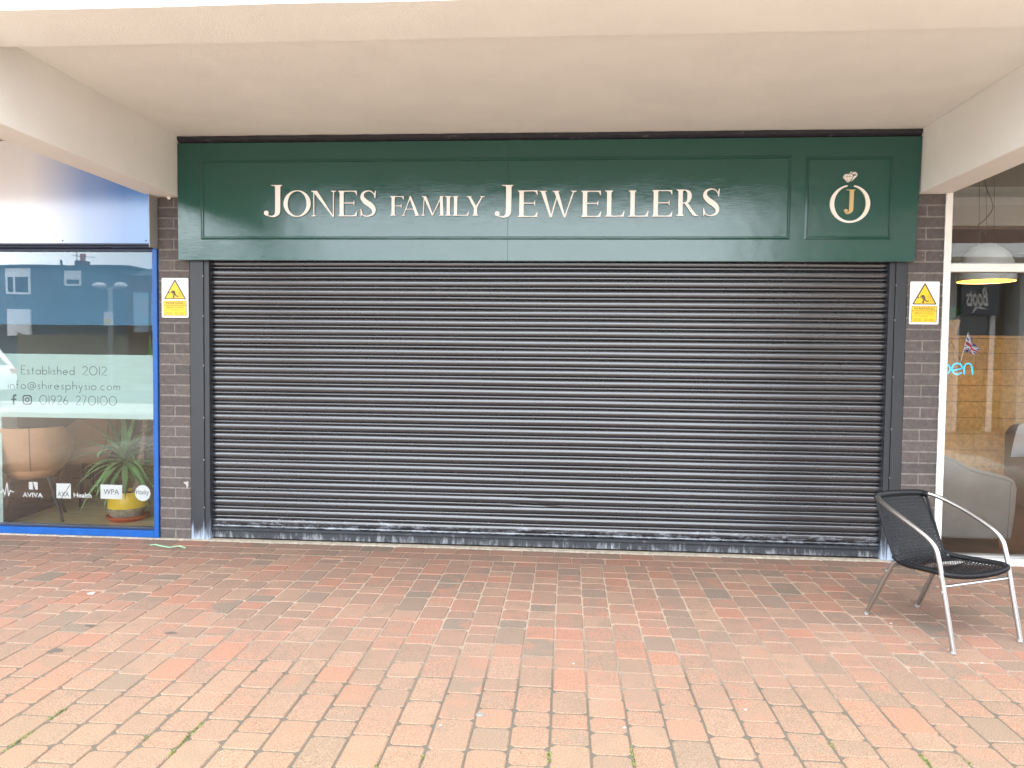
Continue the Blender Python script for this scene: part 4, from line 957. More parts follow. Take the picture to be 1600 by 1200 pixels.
def crown(c, n, ln, seed, elev=(-.5, 1.4)):
    R = random.Random(seed); b = MB()
    for i in range(n):
        a = i*2.39996+R.uniform(-.2, .2); t = i/n; el = elev[0]+(elev[1]-elev[0])*t+R.uniform(-.15, .15); L = ln*R.uniform(.75, 1.1); wd = R.uniform(.017, .026)
        d = Vector((math.cos(a)*math.cos(el), math.sin(a)*math.cos(el), math.sin(el))); sd = Vector((-math.sin(a), math.cos(a), 0)); p = Vector(c)+Vector((0, 0, .06*t)); k = 7; rows = []
        mi = R.choice([0, 0, 1])
        for j in range(k+1):
            s = j/k; w_ = wd*(.55+1.6*s if s < .28 else 1.0-.0*(s) if s < .5 else (1-s)/.5)+.0008
            w_ = wd*min(1, .5+2*s)*(1 if s < .45 else max(.03, (1-s)/.55)); nrm = sd.cross(d).normalized()
            rows.append((p-sd*w_+nrm*.006*(w_/wd), p.copy(), p+sd*w_+nrm*.006*(w_/wd))); p = p+d*(L/k); d = (d+Vector((0, 0, -.17-.10*s))).normalized()
            if p.x > -3.262: p.x = -3.262-R.uniform(0, .004)
            if p.y < .055: p.y = .055+R.uniform(0, .01)
        vs = [q for r in rows for q in r]
        b.add(vs, [(j*3+a_, j*3+a_+1, j*3+a_+4, j*3+a_+3) for j in range(k) for a_ in (0, 1)], mi)
    return b.obj('leaves', [m_leaf, m_leafd], yu, smooth=80, fix=False)
t1 = at(195, 728, PYY); t2 = at(236, 640, PYY+.1)
trunk((PX-.03, PYY, .24), (t1.x, PYY, t1.z), .026); trunk((PX+.05, PYY+.03, .24), (t2.x-.02, PYY+.12, t2.z+.1), .030)
crown((t1.x, PYY, t1.z+.02), 54, .53, 4, (-.55, 1.25)); crown((t2.x-.02, PYY+.12, t2.z+.16), 46, .45, 9, (-.6, 1.4))

# ------------------------------------------------------------------ right shop front (cafe)
cw = empty('cafe_window', (5, GY, 0), 'white framed cafe window with a transom at door height', 'shop window')
xw0 = 2.7020; xw1 = xw0+.046
b = MB(); vs = []; R = random.Random(6); n = 60
for i in range(n+1):    # rough sealant edge against the brick
    Z = ZB*i/n; vs += [(xw0-.003+R.uniform(-.003, .002), -.012, Z), (xw0+.004, -.016, Z)]
b.add(vs, [(i*2, i*2+1, i*2+3, i*2+2) for i in range(n)])
MB().box(xw0, xw1, -.014, .07, .0, ZB+.3, bev=.003).obj('frame_post', m_white, cw)
sl_ = b.obj('sealant_bead', m_white, cw, fix=False); so_ = sl_.modifiers.new('t', 'SOLIDIFY'); so_.thickness = .006
ztr1, ztr0 = at(1540, 413, GY).z, at(1540, 425.5, GY).z
MB().box(xw1+.001, 8.2, -.010, .07, ztr0, ztr1, bev=.003).obj('transom', m_white, cw)
MB().box(xw1+.001, 8.2, -.004, .07, ztr1+.001, ztr1+.006).obj('glazing_bead', m_greyw, cw)
MB().box(xw0+.0, 8.2, -.05, .07, .0, .048, bev=.004).obj('sill', m_sill, cw)
MB().box(xw1+.001, 8.2, -.006, .07, .05, .062, bev=.002).obj('frame_bottom_rail', m_alu, cw)
MB().box(xw1+.001, 8.2, -.006, .07, ZC-.05, ZC-.004, bev=.002).obj('frame_head', m_white, cw)
MB().box(xw1+.001, 8.2, GY, GY+.006, .062, ztr0).obj('glass_pane', m_glass2, cw)
MB().box(xw1+.001, 8.2, GY, GY+.006, ztr1+.006, ZC-.05).obj('glass_pane', m_glass2, cw)
setk(MB().box(2.70, 8.3, .08, 7, -.02, .03).obj('cafe_floor', m_cafef))
cr_ = empty('cafe_room', (5, 3, 0), 'beige walls and ceiling of the cafe behind the white framed window', 'room')
MB().box(2.72, 8.2, 6.6, 6.7, .032, 3.1).obj('back_wall', m_cafew, cr_); MB().box(2.712, 2.742, .10, 6.58, .032, 3.1).obj('side_wall', m_cafew, cr_)
MB().box(2.75, 8.2, .10, 6.58, 3.15, 3.2).obj('ceiling', m_cafew, cr_); MB().box(2.75, 8.2, 1.9, 2.1, 2.78, 3.149).obj('ceiling_beam', m_white, cr_)
PLY = 2.4; pw = empty('plank_partition', (4, PLY, 0), 'honey coloured horizontal oak plank partition inside the cafe', 'partition')
zt_ = at(1540, 529, PLY).z; z = .05; kk = 0; R = random.Random(7)
cuts = [at(u, 600, PLY).x for u in (1471, 1700)]
while z < zt_-.02:
    h_ = min(.168, zt_-z); x = cuts[0]-.55*R.random()-.05
    while x < 6.6:
        l = R.uniform(.7, 1.5); xa, xb = max(x, 2.76), min(x+l-.003, 6.6)
        if xb > xa+.02: MB().box(xa, xb, PLY+R.uniform(-.003, .003), PLY+.03, z, z+h_-.004, bev=.0015).obj('plank', m_plank, pw)
        x += l
    z += h_
MB().box(2.75, 6.6, PLY-.02, PLY+.08, zt_+.001, zt_+.03, bev=.003).obj('cap_rail', m_plank, pw)
MB().box(2.76, 6.6, PLY+.032, PLY+.07, .034, zt_).obj('backing', m_dark, pw)
# neon open sign
NY = .16; nb = empty('neon_sign', (2.8, NY, 1.3), 'glowing cyan neon open sign hanging inside the cafe window', 'neon sign')
a = at(1474, 585.5, NY); c = at(1521, 568, NY); s_ = c.z-a.z
def nt_(pts, n=6): return MB().tube(catmull([(x_, NY, z_) for (x_, z_) in pts], n), .0048, 8)
def npx(u, v): p = at(u, v, NY); return (p.x, p.z)
nt_([npx(1476+8.5*math.cos(t), 576.5+8.2*math.sin(t)) for t in [i*PI/6 for i in range(13)]]).obj('letter_tube', m_neon, nb, smooth=True)
MB().tube([(npx(1467, 569)[0], NY+.004, npx(1467, 569)[1]), (npx(1467, 594)[0], NY+.004, npx(1467, 594)[1])], .0048, 8).obj('letter_tube', m_neon, nb, smooth=True)
nt_([npx(*q) for q in ((1488.5, 579), (1496, 577.5), (1503, 575), (1501.5, 570), (1496, 567.8), (1490, 570), (1487.5, 576), (1489.5, 582.5), (1495.5, 585.2), (1502.5, 582.5))]).obj('letter_tube', m_neon, nb, smooth=True)
nt_([npx(*q) for q in ((1506.5, 585), (1506.5, 575), (1508.5, 570), (1513, 568), (1517, 570), (1519, 576), (1519.5, 585))]).obj('letter_tube', m_neon, nb, smooth=True)
b = MB(); ax, az = npx(1486, 533)
for (u, v) in ((1470, 560), (1504, 568)):
    q = npx(u, v); b.tube([(ax, NY, az), (q[0], NY+.01, q[1])], .0016, 5)
b.obj('hanging_cord', m_dark, nb)
# union flag on a stick
FLY = .20; fl = empty('hand_flag', tuple(at(1502, 566, FLY)), 'small drooping union flag on a white stick inside the cafe window', 'flag')
q0, q1 = at(1500, 569, FLY), at(1513, 519, FLY); MB().tube([q0, q1], .0022, 6).obj('stick', m_whitev, fl)
def jack(u, v):
    x, y = u*60-30, v*30-15; blue, white, red = (.015, .03, .17), (.72, .72, .72), (.50, .015, .03)
    if abs(x) < 3 or abs(y) < 3: return red
    if abs(x) < 5 or abs(y) < 5: return white
    for s in (1, -1):
        d = (x*s-2*y)/math.sqrt(5)
        if abs(d) < 3:
            side = (d > 0) == ((x > 0) if s == 1 else (x < 0)) if True else 0
            if (0 < (d if (x < 0) else -d)*(1 if s == 1 else (-1 if True else 1))*(1 if s == 1 else 1) < 2): return red
            return white
    return blue
nu, nv = 44, 26; vs = []; cs = []; top = at(1512.5, 521, FLY); low = at(1505, 547, FLY); far_t = at(1530, 545, FLY); far_b = at(1522, 554, FLY)
for i in range(nu+1):
    for j in range(nv+1):
        u_, v_ = i/nu, j/nv
        p = top.lerp(far_t, u_).lerp(low.lerp(far_b, u_), 1-v_)
        vs.append((p.x+.003*math.sin(u_*7), p.y+.010*math.sin(u_*9+v_*3), p.z-.012*math.sin(u_*PI)*.4)); cs.append((*jack(u_, v_), 1))
me = bpy.data.meshes.new('cloth'); me.from_pydata(vs, [], [(i*(nv+1)+j, i*(nv+1)+j+1, (i+1)*(nv+1)+j+1, (i+1)*(nv+1)+j) for i in range(nu) for j in range(nv)])
ca_ = me.color_attributes.new('col', 'FLOAT_COLOR', 'POINT')
for i, c_ in enumerate(cs): ca_.data[i].color = c_
mf = bpy.data.materials.new('flag_cloth'); mf.use_nodes = True; tt = mf.node_tree; vc = N(tt, 'ShaderNodeVertexColor', layer_name='col'); tt.links.new(vc.outputs[0], tt.nodes['Principled BSDF'].inputs['Base Color']); tt.nodes['Principled BSDF'].inputs['Roughness'].default_value = .8
me.materials.append(mf); me.update(); put('cloth', me, fl)
# pendant lamp
LYY = 1.05; lc = at(1541, 425, LYY); zr = at(1541, 440, LYY).z; ztop = at(1541, 381, LYY).z; rw = (at(1583, 430, LYY).x-at(1499, 430, LYY).x)/2
pl_ = empty('pendant_lamp', (lc.x, LYY, ztop), 'large white dome pendant lamp lit yellow inside the cafe', 'lamp')
hh = ztop-zr; b = MB(); pr = [(rw*1.0, 0), (rw*1.02, .025), (rw*1.02, .055), (rw*.985, .09), (rw*.90, hh*.52), (rw*.76, hh*.72), (rw*.56, hh*.87), (rw*.30, hh*.97), (.03, hh)]
b.lathe(pr, (lc.x, LYY, zr), 44); b.obj('shade', m_lampw, pl_, smooth=60)
MB().lathe([(rw*.985, .004), (rw*.93, .06), (rw*.8, hh*.55), (rw*.5, hh*.8), (.02, hh*.93)], (lc.x, LYY, zr), 40).obj('shade_lining', m_lampi, pl_, smooth=60)
b = MB()
for u in (1529, 1541, 1553): b.tube([(at(u, 300, LYY).x, LYY, 3.15), (at(u if u != 1529 else 1530, 378, LYY).x, LYY, ztop-.02)], .0016, 5)
b.obj('suspension_wire', m_leg, pl_)
cp = [at(u, v, LYY) for (u, v) in ((1543, 190), (1539, 260), (1540, 290), (1549, 312), (1551, 326), (1541, 341), (1530, 351), (1528.5, 356), (1536, 360), (1539, 366), (1540, 382))]
MB().tube(catmull(cp, 5), .0035, 6).obj('flex', m_dark, pl_)
pt_l = bpy.data.lights.new('pendant_bulb', 'POINT'); pt_l.energy = 5; pt_l.color = (1, .75, .42); pt_l.shadow_soft_size = .06; plo = bpy.data.objects.new('pendant_bulb', pt_l); COL.objects.link(plo); plo.location = (lc.x, LYY, zr+.12)
# grey armchair, side on to the glass
AY = .34
ga = empty('grey_armchair', (at(1535, 800, AY).x, AY+.3, .03), 'grey leather armchair with a low sloping arm just inside the cafe window', 'armchair')
x0, x1 = at(1476, 800, AY).x, at(1590, 800, AY).x; x0 -= .08
def rprism(name, pts, y0, y1, ma, parent, bev=.02):
    o = MB().prism(pts, y0, y1).obj(name, ma, parent); m_ = o.modifiers.new('b', 'BEVEL'); m_.width = bev; m_.segments = 4; m_.limit_method = 'ANGLE'
    o.data.polygons.foreach_set('use_smooth', [True]*len(o.data.polygons)); return o
za = lambda v, u=1540, y=AY: at(u, v, y).z
rprism('arm', [(x0, .10), (x1-.03, .10), (x1-.01, .30), (x1, .50), (x1-.02, .565), (x1-.09, .60), (x1-.35, .665), (x0+.10, .745), (x0, .77)], AY, AY+.15, m_grey, ga, .028)
rprism('arm', [(x0, .10), (x1-.03, .10), (x1-.01, .30), (x1, .50), (x1-.02, .565), (x1-.09, .60), (x1-.35, .665), (x0+.10, .745), (x0, .77)], AY+.62, AY+.77, m_grey, ga, .028)
rprism('seat_cushion', [(x0+.12, .12), (x1-.04, .12), (x1-.02, .40), (x1-.05, .45), (x0+.12, .45)], AY+.155, AY+.615, m_grey, ga, .03)
rprism('back_cushion', [(x0-.03, .2), (x0+.17, .2), (x0+.14, .80), (x0+.09, .86), (x0-.01, .86)], AY+.155, AY+.615, m_grey, ga, .04)
b = MB(); b.tube(catmull([(x0+.01, AY-.001, .738), (x0+.12, AY-.001, .714), (x1-.35, AY-.001, .632), (x1-.11, AY-.001, .572), (x1-.04, AY-.001, .545)], 5), .0025, 5); b.tube([(x1-.07, AY-.001, .12), (x1-.055, AY-.001, .545)], .002, 5); b.obj('seam', m_greyseam, ga)
for (X, Y) in ((x0+.05, AY+.05), (x1-.08, AY+.05), (x0+.05, AY+.72), (x1-.08, AY+.72)): MB().tube([(X, Y, .10), (X, Y, .031)], [.025, .018], 8).obj('foot', m_tera2, ga)
b = empty('brown_armchair', (at(1600, 760, 1.4).x+.3, 1.5, .03), 'dark brown armchair behind the grey one at the picture edge', 'armchair')
bx = at(1568, 700, 2.05).x
rprism('backrest', [(bx, .10), (bx+.16, .10), (bx+.22, .80), (bx+.17, .87), (bx+.05, .86), (bx-.01, .78)], 1.40, 2.05, m_brown, b, .04)
rprism('arm', [(bx+.02, .10), (bx+.80, .10), (bx+.80, .58), (bx+.74, .62), (bx+.02, .66)], 1.25, 1.395, m_brown, b, .03)
rprism('seat', [(bx+.17, .12), (bx+.8, .12), (bx+.8, .42), (bx+.17, .44)], 1.40, 2.05, m_brown, b, .03)
q = at(1606, 686, 1.30); o = MB(); n_ = 12; vs = []
for s in (1, -1):
    for i in range(n_+1):
        for j in range(n_+1):
            u_, v_ = i/n_*2-1, j/n_*2-1; t_ = .07*(1-u_**4)*(1-v_**4); vs.append((q.x+.20*u_*(1-.05*v_*v_)*.95+.10+.03*v_, q.y+.05+s*t_, q.z+.16*v_*(1-.06*u_*u_)+.02*u_))
A = (n_+1)**2; o.add(vs, [(s*A+i*(n_+1)+j, s*A+i*(n_+1)+j+1, s*A+(i+1)*(n_+1)+j+1, s*A+(i+1)*(n_+1)+j) for s in (0, 1) for i in range(n_) for j in range(n_)])
props(o.obj('cushion', m_cush, smooth=True), 'pale blue grey cushion resting on the brown armchair', 'cushion')
# planter on the partition
q = at(1486, 529, PLY-.0); po = empty('wooden_planter', (q.x, PLY+.03, zt_+.03), 'tapered wooden planter standing on the plank partition', 'planter')
wx = .075; MB().add([(q.x-.6*wx*1.0, PLY-.01, zt_+.032), (q.x+.6*wx, PLY-.01, zt_+.032), (q.x+.6*wx, PLY+.07, zt_+.032), (q.x-.6*wx, PLY+.07, zt_+.032), (q.x-wx, PLY-.03, zt_+.19), (q.x+wx, PLY-.03, zt_+.19), (q.x+wx, PLY+.09, zt_+.19), (q.x-wx, PLY+.09, zt_+.19)], [(0, 1, 2, 3), (4, 5, 6, 7), (0, 1, 5, 4), (1, 2, 6, 5), (2, 3, 7, 6), (3, 0, 4, 7)]).obj('box', m_plank, po)
R = random.Random(12); b = MB()
for i in range(60):
    a_ = R.uniform(0, 6.3); el = R.uniform(.3, 1.4); d = Vector((math.cos(a_)*math.cos(el), math.sin(a_)*math.cos(el), math.sin(el))); sd = Vector((-math.sin(a_), math.cos(a_), 0))*.014; p = Vector((q.x+R.uniform(-.04, .04), PLY+.03, zt_+.18)); L = R.uniform(.10, .24)
    b.add([p, p+d*L*.5+sd, p+d*L, p+d*L*.5-sd], [(0, 1, 2, 3)])
b.obj('foliage', m_leafd, po, fix=False)

# ------------------------------------------------------------------ aluminium cafe chair
AX = math.radians(24.7)
ch = empty('cafe_chair', (2.071, -1.382, 0), 'aluminium cafe armchair with black woven seat in front of the right pier', 'chair', rz=AX-PI*0)
# local axes: x = chair's right in the picture, +y = away from its front, so the sitting direction is -y
def L3(s, f_, z): return (s, -f_, z)
TR = .0125
def arm_path(s):
    return catmull([L3(s*.0, -.300, .695), L3(s*.10, -.297, .697), L3(s*.165, -.280, .699), L3(s*.205, -.235, .694), L3(s*.232, -.16, .672), L3(s*.247, -.05, .635), L3(s*.250, .06, .592), L3(s*.249, .135, .555), L3(s*.247, .178, .515), L3(s*.246, .200, .455), L3(s*.245, .216, .39)], 6)
for s in (-1, 1):
    local('arm', MB().tube(arm_path(s), TR, 12), m_tube, ch, smooth=True)
    lt = MB().tube([L3(s*.2452, .213, .40), L3(s*.243, .299, .012)], TR, 12); local('leg', lt, m_tube, ch, smooth=True)
    local('foot_cap', MB().tube([L3(s*.2431, .2965, .016), L3(s*.2425, .300, .001)], .0135, 10), m_foot, ch)
    rl = MB().tube([L3(s*.185, -.115, .372), L3(s*.188, -.150, .345), L3(s*.193, -.20, .235), L3(s*.1985, -.297, .012)] if False else catmull([L3(s*.180, -.085, .366), L3(s*.183, -.125, .352), L3(s*.187, -.160, .300), L3(s*.1985, -.297, .012)], 6), TR, 12); local('leg', rl, m_tube, ch, smooth=True)
    local('foot_cap', MB().tube([L3(s*.1984, -.295, .016), L3(s*.199, -.300, .001)], .0135, 10), m_foot, ch)
    rv = MB()
    for (f_, z_) in ((.219, .375), (.236, .30)): rv.lathe([(0, .003), (.005, .002), (.006, 0)], (0, 0, 0), 8) if False else rv.tube([L3(s*.256, f_, z_), L3(s*.2605, f_, z_)], .0045, 8)
    rv.tube([L3(s*.200, -.168, .295), L3(s*.2045, -.168, .295)], .0045, 8); local('rivet', rv, m_alu, ch)
    # black side frame tube from the top rim down to the seat corner
    local('back_side_tube', MB().tube(catmull([L3(s*.192, -.262, .690), L3(s*.194, -.225, .60), L3(s*.190, -.170, .47), L3(s*.186, -.130, .385)], 6), .008, 8), m_cane, ch, smooth=True)
local('front_cross_bar', MB().tube([L3(-.240, .222, .322), L3(.240, .222, .322)], .0085, 8), m_tube, ch, smooth=True)
local('rear_cross_bar', MB().tube([L3(-.186, -.145, .325), L3(.186, -.145, .325)], .0085, 8), m_tube, ch, smooth=True)
# woven shell: profile from front lip to back top, u across
PR = catmull([(.232, .372, .222), (.20, .385, .228), (.10, .374, .225), (-.02, .362, .212), (-.08, .366, .200), (-.118, .392, .192), (-.150, .455, .189), (-.195, .545, .189), (-.235, .63, .189), (-.262, .685, .180)], 10)
cum = [0]
for i in range(1, len(PR)): cum.append(cum[-1]+(Vector((PR[i].x, PR[i].y))-Vector((PR[i-1].x, PR[i-1].y))).length)
TL = cum[-1]
def surf(u, v, off=0):
    """u in -1..1, v in 0..1 along the profile"""
    d = v*TL; i = 0
    while i < len(cum)-2 and cum[i+1] < d: i += 1
    t = (d-cum[i])/max(1e-9, cum[i+1]-cum[i]); p = PR[i].lerp(PR[i+1], min(1, max(0, t))); q = PR[i+1]-PR[i]; tn = Vector((q.x, q.y)).normalized(); nn = Vector((tn.y, -tn.x))
    dish = -.014*(1-u*u)*(1 if v < .5 else 1.2); ed = .012*abs(u)**6
    k = off+(-dish if False else 0)
    f_, z_ = p.x, p.y
    # normal that points up on the seat and forward on the back
    nx, nz_ = -nn.x, -nn.y
    if v < .3 and nz_ < 0: nx, nz_ = -nx, -nz_
    return (u*p.z, f_+nx*(dish+ed+off)*1., z_+nz_*(dish+ed+off)*1.)
def strand(b, pts, wx, hz, wdir):
    """flat strip; pts local tuples (s,f,z)"""
    P_ = [Vector(L3(*p)) for p in pts]; k = len(P_); vs = []
    for i, p in enumerate(P_):
        t = (P_[min(i+1, k-1)]-P_[max(i-1, 0)]).normalized(); nrm = wdir(i, t); sd = t.cross(nrm).normalized(); nr = sd.cross(t).normalized()
        vs += [p-sd*wx, p+nr*hz, p+sd*wx, p-nr*hz]
    b.add(vs, [(i*4+a, i*4+(a+1) % 4, i*4+4+(a+1) % 4, i*4+4+a) for i in range(k-1) for a in range(4)])
nV = 72; nU = 24
def nrm_at(v):
    a, b_ = surf(0, max(0, v-.01)), surf(0, min(1, v+.01)); t = Vector((0, b_[1]-a[1], b_[2]-a[2])).normalized(); n_ = Vector((0, -t.z, t.y)) if True else 0
    return Vector(L3(0, n_.y, n_.z))
seat_b = MB(); back_b = MB()
VS = .50
for iv in range(nV):
    v = (iv+.5)/nV; tgt = seat_b if v < VS else back_b; nn_ = nrm_at(v); pts = []
    for j in range(nU*2+1):
        u = -1+2*j/(nU*2); pts.append(surf(u*.985, v+(.0007 if iv % 2 else 0), .0016*math.cos(j*PI/1+iv*PI) if j % 2 == 0 else 0))
    strand(tgt, pts, .0040, .0013, lambda i, t: nn_)
for iu in range(nU):
    u = -1+2*(iu+.5)/nU
    for (v0, v1, tgt) in ((0, VS, seat_b), (VS, 1, back_b)):
        for du in (-.018, .018):
            pts = []; vsq = []
            k_ = int(nV*(v1-v0))
            for j in range(k_*2+1):
                v = v0+(v1-v0)*j/(k_*2); pts.append(surf((u+du)*.985, v, .0018*math.cos(j*PI/2+iu*PI))); vsq.append(v)
            strand(tgt, pts, .0030, .0012, lambda i, t: nrm_at(vsq[i]))
local('woven_seat', seat_b, m_cane, ch, smooth=40); local('woven_back', back_b, m_cane, ch, smooth=40)
# wrapped rims: ribbed tube
def wrapped(name, path, r, n=10, pitch=.0075):
    P_ = [Vector(p) for p in path]; d = [0]
    for i in range(1, len(P_)): d.append(d[-1]+(P_[i]-P_[i-1]).length)
    m_ = int(d[-1]/pitch*3); pts = []; rs = []; i = 0
    for j in range(m_+1):
        s = d[-1]*j/m_
        while i < len(d)-2 and d[i+1] < s: i += 1
        pts.append(P_[i].lerp(P_[i+1], (s-d[i])/max(1e-9, d[i+1]-d[i]))); rs.append(r*(1+(.09 if j % 3 == 1 else -.06)))
    local(name, MB().tube(pts, rs, n), m_cane, ch, smooth=80)
wrapped('wrapped_seat_rim', catmull([L3(-.186, -.130, .384), L3(-.198, -.085, .371), L3(-.214, -.02, .372), L3(-.228, .10, .382), L3(-.232, .19, .389), L3(-.215, .232, .384), L3(-.12, .252, .374), L3(0, .258, .370), L3(.12, .252, .374), L3(.215, .232, .384), L3(.232, .19, .389), L3(.228, .10, .382), L3(.214, -.02, .372), L3(.198, -.085, .371), L3(.186, -.130, .384)], 8), .0145)
wrapped('wrapped_back_rim', catmull([L3(-.192, -.250, .692), L3(-.165, -.275, .699), L3(-.08, -.296, .701), L3(0, -.301, .701), L3(.08, -.296, .701), L3(.165, -.275, .699), L3(.192, -.250, .692)], 8), .0185)
# lashings hanging from the back rim
b = MB()
for i in range(26):
    u = -.93+1.86*i/25; a_ = surf(u, .985); b.tube([L3(u*.185, -.285+.02*abs(u)**3, .694), L3(a_[0], a_[1]-.004, a_[2]-.012)], .0032, 5)
local('lashing', b, m_cane, ch)

# ------------------------------------------------------------------ across the precinct (seen mirrored in the glass)
def mir(u, v, Y): p = at(u, v, Y); return Vector((p.x, 2*GY-p.y, p.z))
Yb = 26.
lb = empty('grey_rendered_building', (-15, -Yb, 0), 'blue grey rendered flat roofed building across the road', 'building')
x0, x1 = mir(-400, 500, Yb).x, mir(200, 500, Yb).x; zr_ = mir(60, 418, Yb).z
MB().box(x0, x1, -Yb-6, -Yb, -.01, zr_).obj('wall', m_render, lb); MB().box(x0-.1, x1+.1, -Yb-6.1, -Yb+.12, zr_+.002, zr_+.12).obj('roof', m_slate, lb)
def bwin(u0, v0, u1, v1, blind=.45, split=None):
    a, c = mir(u0, v1, Yb-.08), mir(u1, v0, Yb-.08); 
    b = MB(); x_0, x_1, z0, z1 = a.x, c.x, a.z, c.z; t_ = .09; Yw = -Yb+.002
    b.box(x_0, x_1, Yw, Yw+.06, z0, z0+t_); b.box(x_0, x_1, Yw, Yw+.06, z1-t_, z1); b.box(x_0, x_0+t_, Yw, Yw+.06, z0+t_, z1-t_); b.box(x_1-t_, x_1, Yw, Yw+.06, z0+t_, z1-t_)
    if split: xs_ = x_0+(x_1-x_0)*split; b.box(xs_-.04, xs_+.04, Yw, Yw+.055, z0+t_, z1-t_)
    f = b.obj('window', m_upvc, lb)
    zb_ = z1-t_-(z1-z0)*blind
    MB().box(x_0+t_, x_1-t_, Yw, Yw+.03, z0+t_, zb_).obj('pane', m_carg, f); MB().box(x_0+t_, x_1-t_, Yw, Yw+.035, zb_+.002, z1-t_-.002).obj('blind', m_upvc, f)
bwin(6.5, 419, 44, 459.5, .25, .35); bwin(98.5, 422, 125, 446, .45)
b = MB()
for (u0, v0, u1, v1) in ((9, 483, 45, 524),):
    a, c = mir(u0, v1, Yb-.1), mir(u1, v0, Yb-.1); MB().box(a.x, c.x, -Yb+.002, -Yb+.1, a.z, c.z).obj('wall_sign', m_upvc, lb)
a, c = mir(115, 419, Yb+2), mir(127, 406, Yb+2); MB().box(a.x, c.x, -Yb-2.6, -Yb-2, zr_+.12, c.z).obj('chimney', m_bbrick, lb); a, c = mir(118.5, 406, Yb+2), mir(124.5, 397, Yb+2); MB().lathe([(.11, 0), (.13, .3), (.12, .32)], ((a.x+c.x)/2, -Yb-2.3, a.z), 12).obj('chimney_pot', m_terra, lb)
a = mir(94.5, 419, Yb+1); c = mir(94.5, 406, Yb+1); MB().tube([(a.x, -Yb-1, zr_+.1), (a.x, -Yb-1, c.z)], .05, 8).obj('flue', m_dark, lb)
a = mir(112, 419, Yb+1); c = mir(112, 389, Yb+1); b = MB(); b.tube([(a.x, -Yb-1.3, zr_+.1), (a.x, -Yb-1.3, c.z+.1)], .02, 6); b.tube([(a.x-.2, -Yb-1.3, c.z-.25), (a.x+.9, -Yb-1.3, c.z-.35)], .015, 5); b.obj('aerial', m_leg, lb)
bb_ = empty('brown_brick_building', (-8, -Yb, 0), 'lower brown brick building with posters beside the rendered one', 'building')
x2, x3 = mir(200, 500, Yb).x, mir(420, 500, Yb).x; z2 = mir(220, 432, Yb).z
MB().box(x1+.11, x3, -Yb-6, -Yb+.3, -.01, z2).obj('wall', m_bbrick, bb_)
pf = MB(); zz = mir(220, 420, Yb).z; pf.add([(x1+.11, -Yb+.4, z2+.002), (x3, -Yb+.4, z2+.002), (x3, -Yb-3, zz+.6), (x1+.11, -Yb-3, zz+.6), (x3, -Yb-6, z2+.002), (x1+.11, -Yb-6, z2+.002)], [(0, 1, 2, 3), (3, 2, 4, 5), (0, 3, 5), (1, 4, 2)]); pf.obj('roof', m_slate, bb_)
m_poster = mat('pale_poster', (.55, .50, .55), .6, mottle=(.25, .5, .6), mscale=1.6, mpos=(.4, .6))
for (u0, u1) in ((206, 229), (234, 262)):
    a, c = mir(u0, 519, Yb-.4), mir(u1, 457, Yb-.4); MB().box(a.x, c.x, -Yb+.302, -Yb+.34, a.z, c.z).obj('poster', m_poster, bb_)
fn = empty('close_board_fence', (-14, -21, 0), 'weathered grey timber close board fence across the road', 'fence')
fx, fx_1 = mir(26, 525, 21).x, mir(196, 525, 21).x; ztf = mir(100, 522.5, 21).z; X = fx; k = 0; fm = MB().box(0, .145, 0, .02, 0, ztf-.02, bev=.002).mesh('board', m_fence)
while X < fx_1:
    if k % 16 == 0: MB().box(X-.05, X+.05, -21.1, -21.0, -.01, ztf+.05).obj('post', m_fence, fn)
    o = put('board', fm, fn, loc=(X+14, 21-20.99+(.006 if k % 2 else 0)-.0, random.uniform(-.01, .02))); X += .15; k += 1
MB().box(fx, fx_1, -21.06, -21.0, .4, .48).obj('rail', m_fence, fn)
# lamp post with twin heads
lp = mir(173, 540, 19.5); lz = mir(173, 446, 19.5).z; lo = empty('street_lamp', (lp.x, lp.y, 0), 'galvanised lamp post with two white heads across the road', 'street lamp')
b = MB(); b.tube([(lp.x, lp.y, 0), (lp.x, lp.y, lz-.1)], .075, 10); b.obj('pole', m_pole, lo, smooth=True)
MB().tube([(lp.x-.4, lp.y, lz-.1), (lp.x+.4, lp.y, lz-.1)], .03, 6).obj('cross_arm', m_pole, lo)
for s in (-1, 1):
    b = MB(); b.lathe([(.001, -.09), (.16, -.075), (.215, -.02), (.20, .05), (.12, .095), (.001, .11)], (lp.x+s*.39, lp.y, lz), 16); b.obj('lamp_head', m_upvc, lo, smooth=True)
zz0, zz1 = mir(173, 509, 19.5).z, mir(173, 488, 19.5).z; MB().box(lp.x-.16, lp.x+.16, lp.y+.08, lp.y+.14, zz0, zz1).obj('notice_plate', m_upvc, lo); MB().box(lp.x-.12, lp.x+.12, lp.y+.142, lp.y+.15, zz0+.05, (zz0+zz1)/2).obj('notice_print', m_signy, lo)
